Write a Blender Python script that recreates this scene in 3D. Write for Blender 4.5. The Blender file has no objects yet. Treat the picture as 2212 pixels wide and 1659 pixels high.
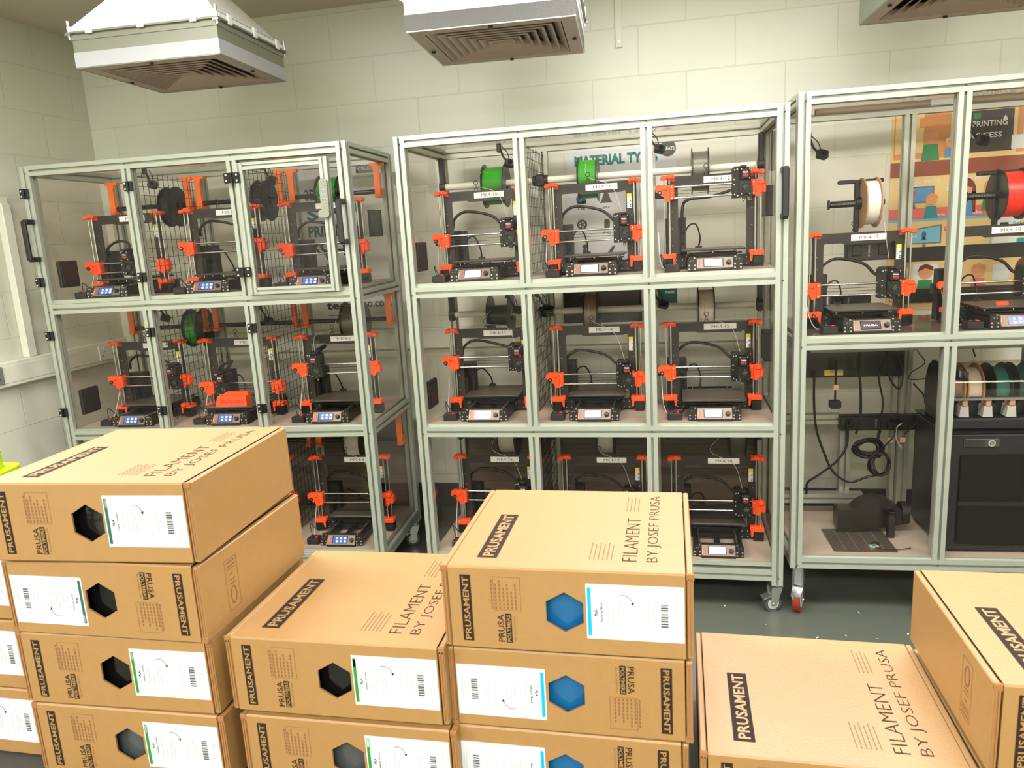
import bpy, bmesh, math, random
from mathutils import Vector, Matrix
random.seed(7)
C = bpy.context.scene.collection
# ------------------------------------------------------------------ camera
cd = bpy.data.cameras.new('camera'); cam = bpy.data.objects.new('camera', cd); C.objects.link(cam)
cd.sensor_width = 36; cd.lens = 36*1620.1/2212; cd.clip_start = .05
RX, RY, RZ = -0.197699, 0.05773, 0.216315
_m = Matrix.Rotation(RZ, 3, 'Z') @ Matrix.Rotation(RX, 3, 'X') @ Matrix.Rotation(RY, 3, 'Y')
_m = _m @ Matrix(((1, 0, 0), (0, 0, -1), (0, 1, 0)))
cam.matrix_world = Matrix.Translation((1.10733, -3.04124, 1.62462)) @ _m.to_4x4()
cd.dof.use_dof = True; cd.dof.focus_distance = 3.05; cd.dof.aperture_fstop = 26
bpy.context.scene.camera = cam
# ------------------------------------------------------------------ world, lights, exposure
w = bpy.data.worlds.new('world'); bpy.context.scene.world = w; w.use_nodes = True
w.node_tree.nodes['Background'].inputs[0].default_value = (1, 1, 1, 1)
w.node_tree.nodes['Background'].inputs[1].default_value = .25
def area(loc, size, power, col=(1, .99, .965), rot=(0, 0, 0)):
    l = bpy.data.lights.new('ceiling_light', 'AREA'); l.shape = 'RECTANGLE'; l.size = size[0]; l.size_y = size[1]
    l.energy = power; l.color = col
    o = bpy.data.objects.new('ceiling_light', l); o.location = loc; o.rotation_euler = rot; C.objects.link(o)
area((1.0, -.15, 2.79), (.6, .3), 7)
area((-.86, -.34, 2.79), (.25, .06), 2.5)
area((1.5, -1.25, 2.79), (1.5, .5), 48)
area((3.4, -1.25, 2.79), (1.2, .5), 31)
area((-.6, -1.75, 2.79), (1.4, .5), 60)
area((1.2, -4.4, 2.79), (1.5, .6), 72)
area((-1.0, -4.4, 2.79), (1.2, .6), 56)
area((3.4, -4.4, 2.79), (1.2, .6), 56)
vs = bpy.context.scene.view_settings
vs.view_transform = 'Standard'; vs.look = 'None'; vs.gamma = 1; vs.use_curve_mapping = False; vs.exposure = 0.62

# ------------------------------------------------------------------ materials
def s2l(c): return tuple(((v/255)/12.92 if v/255 <= .04045 else (((v/255)+.055)/1.055)**2.4) for v in c)
MATS = {}
def mat(name, rgb, rough=.5, metal=0, emit=0, noise=0, nscale=30, bump=0, bscale=200, alpha=None, spec=.5, coat=0):
    m = bpy.data.materials.new(name); m.use_nodes = True; nt = m.node_tree; b = nt.nodes['Principled BSDF']
    c = s2l(rgb)+(1,)
    b.inputs['Base Color'].default_value = c; b.inputs['Roughness'].default_value = rough; b.inputs['Metallic'].default_value = metal
    b.inputs['Specular IOR Level'].default_value = spec; b.inputs['Coat Weight'].default_value = coat
    if emit: b.inputs['Emission Color'].default_value = c; b.inputs['Emission Strength'].default_value = emit
    if noise or bump:
        tc = nt.nodes.new('ShaderNodeTexCoord')
    if noise:
        n = nt.nodes.new('ShaderNodeTexNoise'); n.inputs['Scale'].default_value = nscale; n.inputs['Detail'].default_value = 5
        r = nt.nodes.new('ShaderNodeMixRGB'); r.blend_type = 'MIX'
        r.inputs[1].default_value = tuple(v*(1-noise) for v in c[:3])+(1,); r.inputs[2].default_value = tuple(min(1, v*(1+noise)) for v in c[:3])+(1,)
        nt.links.new(tc.outputs['Object'], n.inputs['Vector']); nt.links.new(n.outputs['Fac'], r.inputs[0]); nt.links.new(r.outputs[0], b.inputs['Base Color'])
    if bump:
        n = nt.nodes.new('ShaderNodeTexNoise'); n.inputs['Scale'].default_value = bscale
        bp = nt.nodes.new('ShaderNodeBump'); bp.inputs['Strength'].default_value = bump; bp.inputs['Distance'].default_value = .002
        nt.links.new(tc.outputs['Object'], n.inputs['Vector']); nt.links.new(n.outputs['Fac'], bp.inputs['Height']); nt.links.new(bp.outputs[0], b.inputs['Normal'])
    MATS[name] = m; return m
def glassmat(name, tint, refl=.06, rough=.02):
    m = bpy.data.materials.new(name); m.use_nodes = True; nt = m.node_tree; nt.nodes.clear()
    o = nt.nodes.new('ShaderNodeOutputMaterial'); t = nt.nodes.new('ShaderNodeBsdfTransparent'); t.inputs[0].default_value = tint+(1,)
    g = nt.nodes.new('ShaderNodeBsdfGlossy'); g.inputs['Roughness'].default_value = rough
    fr = nt.nodes.new('ShaderNodeFresnel'); fr.inputs[0].default_value = 1.35
    ml = nt.nodes.new('ShaderNodeMath'); ml.operation = 'MULTIPLY'; ml.inputs[1].default_value = refl/.05
    mx = nt.nodes.new('ShaderNodeMixShader')
    ge = nt.nodes.new('ShaderNodeNewGeometry'); iv = nt.nodes.new('ShaderNodeMath'); iv.operation = 'SUBTRACT'; iv.inputs[0].default_value = 1; nt.links.new(ge.outputs['Backfacing'], iv.inputs[1])
    m2 = nt.nodes.new('ShaderNodeMath'); m2.operation = 'MULTIPLY'
    nt.links.new(fr.outputs[0], ml.inputs[0]); ml.use_clamp = True; nt.links.new(ml.outputs[0], m2.inputs[0]); nt.links.new(iv.outputs[0], m2.inputs[1])
    nt.links.new(m2.outputs[0], mx.inputs[0]); nt.links.new(t.outputs[0], mx.inputs[1]); nt.links.new(g.outputs[0], mx.inputs[2]); nt.links.new(mx.outputs[0], o.inputs[0])
    MATS[name] = m; return m
def blockwall(name, axis, u0, z0, rgb):
    # painted concrete blocks 440 x 215 with 10 mm joints; u runs along the wall
    m = bpy.data.materials.new(name); m.use_nodes = True; nt = m.node_tree; b = nt.nodes['Principled BSDF']; N = nt.nodes.new
    tc = N('ShaderNodeTexCoord'); sp = N('ShaderNodeSeparateXYZ'); nt.links.new(tc.outputs['Object'], sp.inputs[0])
    cb = N('ShaderNodeCombineXYZ')
    a1 = N('ShaderNodeMath'); a1.operation = 'ADD'; a1.inputs[1].default_value = -u0
    a2 = N('ShaderNodeMath'); a2.operation = 'ADD'; a2.inputs[1].default_value = -z0
    nt.links.new(sp.outputs[axis], a1.inputs[0]); nt.links.new(sp.outputs['Z'], a2.inputs[0])
    nt.links.new(a1.outputs[0], cb.inputs[0]); nt.links.new(a2.outputs[0], cb.inputs[1])
    br = N('ShaderNodeTexBrick'); br.offset = .5; br.inputs['Scale'].default_value = 1
    br.inputs['Brick Width'].default_value = .449; br.inputs['Row Height'].default_value = .225; br.inputs['Mortar Size'].default_value = .0035; br.inputs['Mortar Smooth'].default_value = .6
    c = s2l(rgb)+(1,)
    br.inputs['Color1'].default_value = c; br.inputs['Color2'].default_value = tuple(v*.975 for v in c[:3])+(1,); br.inputs['Mortar'].default_value = tuple(v*.91 for v in c[:3])+(1,)
    nt.links.new(cb.outputs[0], br.inputs['Vector'])
    nz = N('ShaderNodeTexNoise'); nz.inputs['Scale'].default_value = 1.3; nz.inputs['Detail'].default_value = 4; nt.links.new(tc.outputs['Object'], nz.inputs['Vector'])
    mx = N('ShaderNodeMixRGB'); mx.blend_type = 'MULTIPLY'; mx.inputs[0].default_value = 1
    rp = N('ShaderNodeValToRGB'); rp.color_ramp.elements[0].position = .3; rp.color_ramp.elements[1].position = .7
    rp.color_ramp.elements[0].color = (.96, .97, .92, 1); rp.color_ramp.elements[1].color = (1, 1, 1, 1)
    nt.links.new(nz.outputs['Fac'], rp.inputs[0]); nt.links.new(br.outputs['Color'], mx.inputs[1]); nt.links.new(rp.outputs[0], mx.inputs[2])
    nt.links.new(mx.outputs[0], b.inputs['Base Color'])
    n2 = N('ShaderNodeTexNoise'); n2.inputs['Scale'].default_value = 120; nt.links.new(tc.outputs['Object'], n2.inputs['Vector'])
    sc = N('ShaderNodeMath'); sc.operation = 'MULTIPLY_ADD'; sc.inputs[1].default_value = .12
    inv = N('ShaderNodeMath'); inv.operation = 'SUBTRACT'; inv.inputs[0].default_value = 1; nt.links.new(br.outputs['Fac'], inv.inputs[1])
    nt.links.new(n2.outputs['Fac'], sc.inputs[0]); nt.links.new(inv.outputs[0], sc.inputs[2])
    bp = N('ShaderNodeBump'); bp.inputs['Strength'].default_value = .45; bp.inputs['Distance'].default_value = .003
    nt.links.new(sc.outputs[0], bp.inputs['Height']); nt.links.new(bp.outputs[0], b.inputs['Normal'])
    b.inputs['Roughness'].default_value = .42
    return m
M = MATS
mat('alu', (178, 182, 168), .38, .5, noise=.05, nscale=12); mat('slot', (88, 90, 82), .5, .5); mat('black', (30, 28, 26), .45); mat('blackgloss', (14, 14, 15), .15)
mat('frameblk', (46, 40, 35), .42, .1, bump=.15, bscale=600); mat('orange', (255, 84, 28), .42); mat('orange2', (255, 120, 20), .42)
mat('steel', (205, 205, 200), .22, .95); mat('screw', (215, 215, 210), .3, .8); mat('white', (238, 238, 234), .5); mat('paper', (228, 232, 228), .6)
mat('ink', (40, 36, 34), .6); mat('grey', (120, 120, 118), .5); mat('dgrey', (62, 62, 60), .5); mat('lgrey', (175, 175, 170), .5)
mat('sheet', (98, 90, 80), .38, .4, bump=.3, bscale=900); mat('lcdplate', (128, 116, 104), .45, .4)
mat('scrblue', (62, 78, 140), .2, emit=.75); mat('scrwhite', (205, 208, 228), .2, emit=.7); mat('iconb', (110, 190, 255), .3, emit=.75); mat('iconw', (235, 240, 255), .3, emit=.75)
mat('scrdark', (60, 50, 60), .2, emit=.5)
mat('yellow', (235, 215, 50), .5); mat('red', (215, 40, 40), .5); mat('shelfboard', (174, 160, 144), .35, noise=.04); mat('shelfdark', (105, 92, 82), .12)
mat('pvc', (232, 230, 215), .35); mat('mesh', (26, 24, 22), .5, .3)
mat('spgreen', (52, 160, 30), .35); mat('spblack', (34, 32, 30), .3); mat('spgrey', (112, 110, 98), .3, .2); mat('spwhite', (235, 232, 220), .35); mat('spolive', (104, 100, 48), .35, .3)
mat('spbrown', (150, 132, 116), .4, .3); mat('spbeige', (238, 226, 208), .4); mat('spred', (250, 45, 30), .35); mat('cardflange', (178, 140, 104), .7)
mat('card', (158, 119, 67), .46, noise=.06, nscale=90, bump=.12, bscale=500, spec=.8); mat('cardedge', (150, 104, 58), .8, noise=.1, nscale=300); mat('print', (44, 34, 26), .8, spec=.2); mat('printlite', (122, 84, 50), .65)
mat('sticker', (206, 214, 212), .45); mat('stblue', (0, 165, 225), .45); mat('stgreen', (40, 130, 40), .45); mat('stteal', (30, 92, 80), .45); mat('stink', (70, 70, 72), .6)
mat('filblack', (12, 13, 14), .12, coat=.6, bump=.4, bscale=60); mat('filblue', (22, 92, 140), .14, coat=.6, bump=.4, bscale=60); mat('filgrey', (70, 74, 72), .12, coat=.8, bump=.6, bscale=60)
mat('galv', (142, 144, 128), .45, .3, noise=.05, nscale=6); mat('grille', (178, 158, 142), .5); mat('foil', (104, 103, 100), .55, .25, bump=.9, bscale=110); mat('canvas_litmetal', (248, 248, 246), .5)
mat('greytape', (186, 187, 190), .45, .15); mat('concreteceil', (206, 196, 178), .7, noise=.05, nscale=3)
mat('trunk', (226, 226, 208), .4); mat('redwheel', (140, 36, 18), .4); mat('rubber', (70, 72, 68), .6); mat('zinc', (200, 202, 198), .25, .9)
mat('teal', (52, 130, 122), .6); mat('tealdark', (20, 96, 84), .5); mat('poster', (226, 228, 228), .3); mat('sil', (84, 84, 80), .6); mat('silblue', (50, 104, 150), .6)
mat('cream', (236, 206, 140), .25); mat('pwood', (222, 150, 84), .3); mat('pbrown', (150, 74, 48), .3); mat('chalk', (66, 54, 50), .4); mat('pskin', (228, 160, 110), .4); mat('phair', (110, 50, 34), .4)
mat('pgreen', (52, 140, 84), .4); mat('pblue', (90, 150, 200), .4); mat('ppink', (238, 120, 110), .4); mat('pteal', (40, 150, 160), .4); mat('sky', (120, 190, 215), .4)
mat('hivis', (158, 184, 8), .4); mat('darkbody', (32, 33, 36), .35); mat('smoke', (34, 31, 27), .3); mat('tag', (245, 190, 150), .6); mat('floor', (86, 90, 80), .32, noise=.10, nscale=1.6, bump=.1, bscale=80)
mat('backdropdark', (104, 90, 76), .5, noise=.1, nscale=8); mat('cable', (22, 20, 20), .5); mat('cablew', (205, 200, 190), .5); mat('led', (40, 230, 200), .4, emit=3)
glassmat('glass', (.98, .962, .945), .045); glassmat('amslid', (.88, .84, .80), .09); glassmat('glassdark', (.93, .91, .90), .07)
M['wallback'] = blockwall('wallback', 'X', .964-.449*8, 2.560-.225*12, (228, 228, 214))
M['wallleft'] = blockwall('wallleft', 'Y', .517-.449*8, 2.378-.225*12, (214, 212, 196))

# ------------------------------------------------------------------ mesh builder
def curve_text_cache():
    d = {}
    def get(s, bold):
        k = (s, bold)
        if k not in d:
            cu = bpy.data.curves.new('t', 'FONT'); cu.body = s; cu.size = 1; cu.align_x = 'LEFT'; cu.resolution_u = 2; cu.offset = bold
            ob = bpy.data.objects.new('t', cu); me = bpy.data.meshes.new_from_object(ob)
            vs_ = [v.co.copy() for v in me.vertices]; fs = [tuple(p.vertices) for p in me.polygons]
            bpy.data.objects.remove(ob); bpy.data.curves.remove(cu); bpy.data.meshes.remove(me)
            xs = [v.x for v in vs_] or [0]; ys = [v.y for v in vs_] or [0]
            d[k] = (vs_, fs, min(xs), max(xs), min(ys), max(ys))
        return d[k]
    return get
TXT = curve_text_cache()
class MB:
    def __init__(s): s.v = []; s.f = []; s.m = []; s.s = []; s.names = []; s.T = None
    def mi(s, m):
        if m not in s.names: s.names.append(m)
        return s.names.index(m)
    def add(s, vs_, fs, m, smooth=False):
        b = len(s.v); T = s.T
        s.v += [tuple(T @ Vector(p)) if T else tuple(p) for p in vs_]
        k = s.mi(m)
        for f in fs: s.f.append(tuple(b+i for i in f)); s.m.append(k); s.s.append(smooth)
        return s
    def box(s, a, b, m, R=None, c=None, bev=0):
        (x0, y0, z0), (x1, y1, z1) = a, b
        if bev:
            e = bev; p = []
            for z, i in ((z0, e), (z0+e, 0), (z1-e, 0), (z1, e)):
                p += [(x0+i+e*(i == 0)*0, y0+i, z), (x1-i, y0+i, z), (x1-i, y1-i, z), (x0+i, y1-i, z)]
            # chamfered vertical corners too
            q = []
            for z, i in ((z0, e), (z0+e, 0), (z1-e, 0), (z1, e)):
                X0, X1, Y0, Y1 = x0+i, x1-i, y0+i, y1-i
                q += [(X0+e, Y0, z), (X1-e, Y0, z), (X1, Y0+e, z), (X1, Y1-e, z), (X1-e, Y1, z), (X0+e, Y1, z), (X0, Y1-e, z), (X0, Y0+e, z)]
            fs = [tuple(reversed(range(8)))]+[(8*k+i, 8*k+(i+1) % 8, 8*k+8+(i+1) % 8, 8*k+8+i) for k in range(3) for i in range(8)]+[tuple(range(24, 32))]
            p = q
        else:
            p = [(x0, y0, z0), (x1, y0, z0), (x1, y1, z0), (x0, y1, z0), (x0, y0, z1), (x1, y0, z1), (x1, y1, z1), (x0, y1, z1)]
            fs = [(3, 2, 1, 0), (4, 5, 6, 7), (0, 1, 5, 4), (1, 2, 6, 5), (2, 3, 7, 6), (3, 0, 4, 7)]
        if R: cc = Vector(c); p = [tuple(R @ (Vector(k)-cc)+cc) for k in p]
        return s.add(p, fs, m)
    def cyl(s, a, b, r, m, n=14, r2=None, caps=True, smooth=True):
        a = Vector(a); b = Vector(b); d = (b-a).normalized(); u = d.orthogonal().normalized(); w_ = d.cross(u); r2 = r if r2 is None else r2
        A = [a+(u*math.cos(t)+w_*math.sin(t))*r for t in [2*math.pi*i/n for i in range(n)]]
        B = [b+(u*math.cos(t)+w_*math.sin(t))*r2 for t in [2*math.pi*i/n for i in range(n)]]
        s.add(A+B, [(i, (i+1) % n, n+(i+1) % n, n+i) for i in range(n)], m, smooth)
        if caps:
            s.add(A, [tuple(reversed(range(n)))], m)
            s.add(B, [tuple(range(n))], m)
        return s
    def ring(s, a, b, r0, r1, m, n=32):   # hollow disc between a and b
        a = Vector(a); b = Vector(b); d = (b-a).normalized(); u = d.orthogonal().normalized(); w_ = d.cross(u)
        def c(o, r): return [o+(u*math.cos(t)+w_*math.sin(t))*r for t in [2*math.pi*i/n for i in range(n)]]
        P = c(a, r1)+c(b, r1)+c(b, r0)+c(a, r0)
        for k in range(4):
            j = (k+1) % 4
            s.add([P[k*n+i] for i in range(n)]+[P[j*n+i] for i in range(n)], [(i, (i+1) % n, n+(i+1) % n, n+i) for i in range(n)], m, k in (0, 2))
        return s
    def tube(s, pts, r, m, n=6, closed=False):
        pts = [Vector(p) for p in pts]; L = len(pts); rings = []; u = None
        for i, p in enumerate(pts):
            t = (pts[min(i+1, L-1)]-pts[max(i-1, 0)]).normalized()
            if u is None: u = t.orthogonal().normalized()
            else: u = (u-t*u.dot(t)).normalized()
            w_ = t.cross(u); rings += [p+(u*math.cos(2*math.pi*k/n)+w_*math.sin(2*math.pi*k/n))*r for k in range(n)]
        fs = [(i*n+k, i*n+(k+1) % n, (i+1)*n+(k+1) % n, (i+1)*n+k) for i in range(L-1) for k in range(n)]
        return s.add(rings, fs+[tuple(reversed(range(n))), tuple(range((L-1)*n, L*n))], m, True)
    def prism(s, poly, plane, h0, h1, m):   # poly in plane coords; plane 'xy','xz','yz'
        def e(p, h): return {'xy': (p[0], p[1], h), 'xz': (p[0], h, p[1]), 'yz': (h, p[0], p[1])}[plane]
        n = len(poly); P = [e(p, h0) for p in poly]+[e(p, h1) for p in poly]
        ar = sum(poly[i][0]*poly[(i+1) % n][1]-poly[(i+1) % n][0]*poly[i][1] for i in range(n))
        flip = (ar > 0) ^ (plane == 'xz') ^ (h1 < h0)
        f = [tuple(range(n)), tuple(range(2*n-1, n-1, -1))]+[(i, n+i, n+(i+1) % n, (i+1) % n) for i in range(n)]
        if flip: f = [tuple(reversed(q)) for q in f]
        f = [tuple(reversed(q)) for q in f]
        if flip: f[0], f[1] = f[0], f[1]
        return s.add(P, f, m)
    def framering(s, outer, inner, plane, h0, h1, m):
        def e(p, h): return {'xy': (p[0], p[1], h), 'xz': (p[0], h, p[1]), 'yz': (h, p[0], p[1])}[plane]
        n = len(outer); P = [e(p, h0) for p in outer]+[e(p, h0) for p in inner]+[e(p, h1) for p in outer]+[e(p, h1) for p in inner]
        f = []
        for i in range(n):
            j = (i+1) % n
            f += [(i, j, n+j, n+i), (2*n+i, 3*n+i, 3*n+j, 2*n+j), (i, 2*n+i, 2*n+j, j), (n+i, n+j, 3*n+j, 3*n+i)]
        return s.add(P, f, m)
    def flat(s, poly, plane, h, m):
        def e(p): return {'xy': (p[0], p[1], h), 'xz': (p[0], h, p[1]), 'yz': (h, p[0], p[1])}[plane]
        return s.add([e(p) for p in poly], [tuple(range(len(poly)))], m)
    def rect(s, x0, z0, x1, z1, plane, h, m): return s.flat([(x0, z0), (x1, z0), (x1, z1), (x0, z1)], plane, h, m)
    def disc(s, cx, cz, r, plane, h, m, n=14, ry=None): return s.flat([(cx+r*math.cos(2*math.pi*i/n), cz+(ry or r)*math.sin(2*math.pi*i/n)) for i in range(n)], plane, h, m)
    def text(s, t, o, ux, uy, w_, h_, m, bold=0):   # fit text in w_ x h_ box with origin o (lower-left), axes ux, uy
        V, F, x0, x1, y0, y1 = TXT(t, bold); o = Vector(o); ux = Vector(ux); uy = Vector(uy)
        sx = w_/max(1e-6, x1-x0); sy = h_/max(1e-6, y1-y0)
        return s.add([o+ux*((p.x-x0)*sx)+uy*((p.y-y0)*sy) for p in V], F, m)
    def mesh(s, name):
        me = bpy.data.meshes.new(name); me.from_pydata(s.v, [], s.f); me.update()
        for n_ in s.names: me.materials.append(M[n_])
        me.polygons.foreach_set('material_index', s.m); me.polygons.foreach_set('use_smooth', s.s)
        return me
    def build(s, name, parent=None, loc=None, rot=None):
        me = s.mesh(name)
        bm = bmesh.new(); bm.from_mesh(me); bmesh.ops.recalc_face_normals(bm, faces=bm.faces) if s.recalc else None; bm.to_mesh(me); bm.free()
        return link(name, me, parent, loc, rot)
    recalc = True
def link(name, me, parent=None, loc=None, rot=None):
    o = bpy.data.objects.new(name, me); C.objects.link(o)
    if parent: o.parent = parent
    if loc is not None: o.location = loc
    if rot is not None: o.rotation_euler = rot
    return o
def tag(o, label=None, cat=None, group=None, kind=None):
    if label: o['label'] = label
    if cat: o['category'] = cat
    if group: o['group'] = group
    if kind: o['kind'] = kind
    return o
def empty(name, loc, rz=0, **k):
    o = bpy.data.objects.new(name, None); C.objects.link(o); o.location = loc; o.rotation_euler = (0, 0, rz); o.empty_display_size = .05
    return tag(o, **k)
def bez(P, n=14):   # Catmull-Rom through points
    P = [Vector(p) for p in P]; Q = [2*P[0]-P[1]]+P+[2*P[-1]-P[-2]]; out = []
    for i in range(1, len(Q)-2):
        for k in range(n):
            t = k/n; a, b, c, d = Q[i-1], Q[i], Q[i+1], Q[i+2]
            out.append(.5*((2*b)+(c-a)*t+(2*a-5*b+4*c-d)*t*t+(3*b-a-3*c+d)*t**3))
    return out+[P[-1]]
def rrect(x0, z0, x1, z1, r, n=4):
    out = []
    for cx, cz, a0 in ((x1-r, z0+r, -90), (x1-r, z1-r, 0), (x0+r, z1-r, 90), (x0+r, z0+r, 180)):
        for k in range(n+1):
            a = math.radians(a0+90*k/n); out.append((cx+r*math.cos(a), cz+r*math.sin(a)))
    return out
RK = {'L': ((-.264, .020), .0523), 'M': ((0, 0), 0), 'R': ((1.569, .008), .0377)}
def RP(r, x, y, z):
    (ox, oy), th = RK[r]; return (ox+x*math.cos(th)-y*math.sin(th), oy+x*math.sin(th)+y*math.cos(th), z)
def RT(r, x, y, z): return Matrix.Translation(RP(r, x, y, z)) @ Matrix.Rotation(RK[r][1], 4, 'Z')
# ================================================================== the room
XL, XR, YB, YF, ZC = -2.11, 4.6, .85, -6.0, 2.81
def struct(name, a, b, m):
    q = MB(); q.box(a, b, m); o = q.build(name); o['kind'] = 'structure'; return o
struct('floor', (XL-.1, YF-.1, -.1), (XR+.1, YB+.1, 0), 'floor')
struct('ceiling', (XL-.1, YF-.1, ZC), (XR+.1, YB+.1, ZC+.1), 'concreteceil')
struct('wall_back', (XL-.1, YB, 0), (XR+.1, YB+.1, ZC), 'wallback')
struct('wall_left', (XL-.1, YF, 0), (XL, YB, ZC), 'wallleft')
struct('wall_right', (XR, YF, 0), (XR+.1, YB, ZC), 'wallleft')
struct('wall_front', (XL, YF-.1, 0), (XR, YF, ZC), 'wallback')
# skirting
q = MB(); q.box((XL, YB-.012, 0), (XR, YB, .26), 'dgrey'); q.build('baseboard_back')['kind'] = 'structure'
q = MB(); q.box((XL, YF, 0), (XL+.012, YB-.012, .26), 'dgrey'); q.build('baseboard_left')['kind'] = 'structure'
# cable trunking
def trunking(name, a, b, lab, ax):
    q = MB(); q.box(a, b, 'trunk', bev=.004)
    q.build(name); return q
q = MB(); q.box((XL+.001, YF+.2, 1.03), (XL+.05, YB-.001, 1.15), 'trunk', bev=.004); q.box((XL+.05, YF+.2, 1.05), (XL+.053, YB-.06, 1.13), 'trunk')
tag(q.build('cable_trunking'), 'white plastic cable trunking running level along the left wall', 'trunking')
q = MB(); q.box((XL+.051, YB-.05, 1.04), (2.1, YB, 1.15), 'trunk', bev=.004)
tag(q.build('cable_trunking'), 'white plastic cable trunking along the back wall behind the racks', 'trunking')
q = MB(); q.box((XL+.001, .118, 1.151), (XL+.04, .172, ZC-.9), 'trunk', bev=.004); q.box((XL+.001, -.40, 1.90), (XL+.03, .17, 1.94), 'trunk', bev=.003)
tag(q.build('cable_trunking'), 'white plastic cable trunking rising vertically up the left wall', 'trunking')
def socket(y0, lab, dark):
    g = empty('power_socket', (XL+.053, y0, 1.05), 0, label=lab, cat='socket')
    q = MB(); q.box((.0, -.073, 0), (.009, .073, .085), 'grey' if dark else 'trunk', bev=.002); q.build('face_plate', g)
    for k in (-.037, .037):
        for dy, dz, a, b in ((0, .036, .004, .002), (-.011, .016, .002, .004), (.011, .016, .002, .004)):
            s_ = MB(); s_.box((.009, k+dy-a, dz+.012-b), (.0096, k+dy+a, dz+.012+b), 'ink')
            s_.build('pin_slot', g)
        s_ = MB(); s_.box((.009, k-.006, .062), (.014, k+.006, .078), 'white', bev=.0015); s_.build('rocker_switch', g)
socket(-.14, 'grey double power socket on the left wall trunking outside the racks', True)
socket(.64, 'white double power socket on left wall trunking seen through the rack glass', False)
# metal strip on the back wall
g = empty('wall_strip', (.875, YB, 2.47), 0, label='painted metal strip screwed upright on the back wall between two hoods', cat='bracket')
q = MB(); q.box((-.017, -.012, 0), (.017, 0, .34), 'trunk', bev=.002); q.build('strip', g)
q = MB(); q.cyl((0, -.012, .025), (0, -.016, .025), .006, 'screw', 10); q.build('screw', g)

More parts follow.
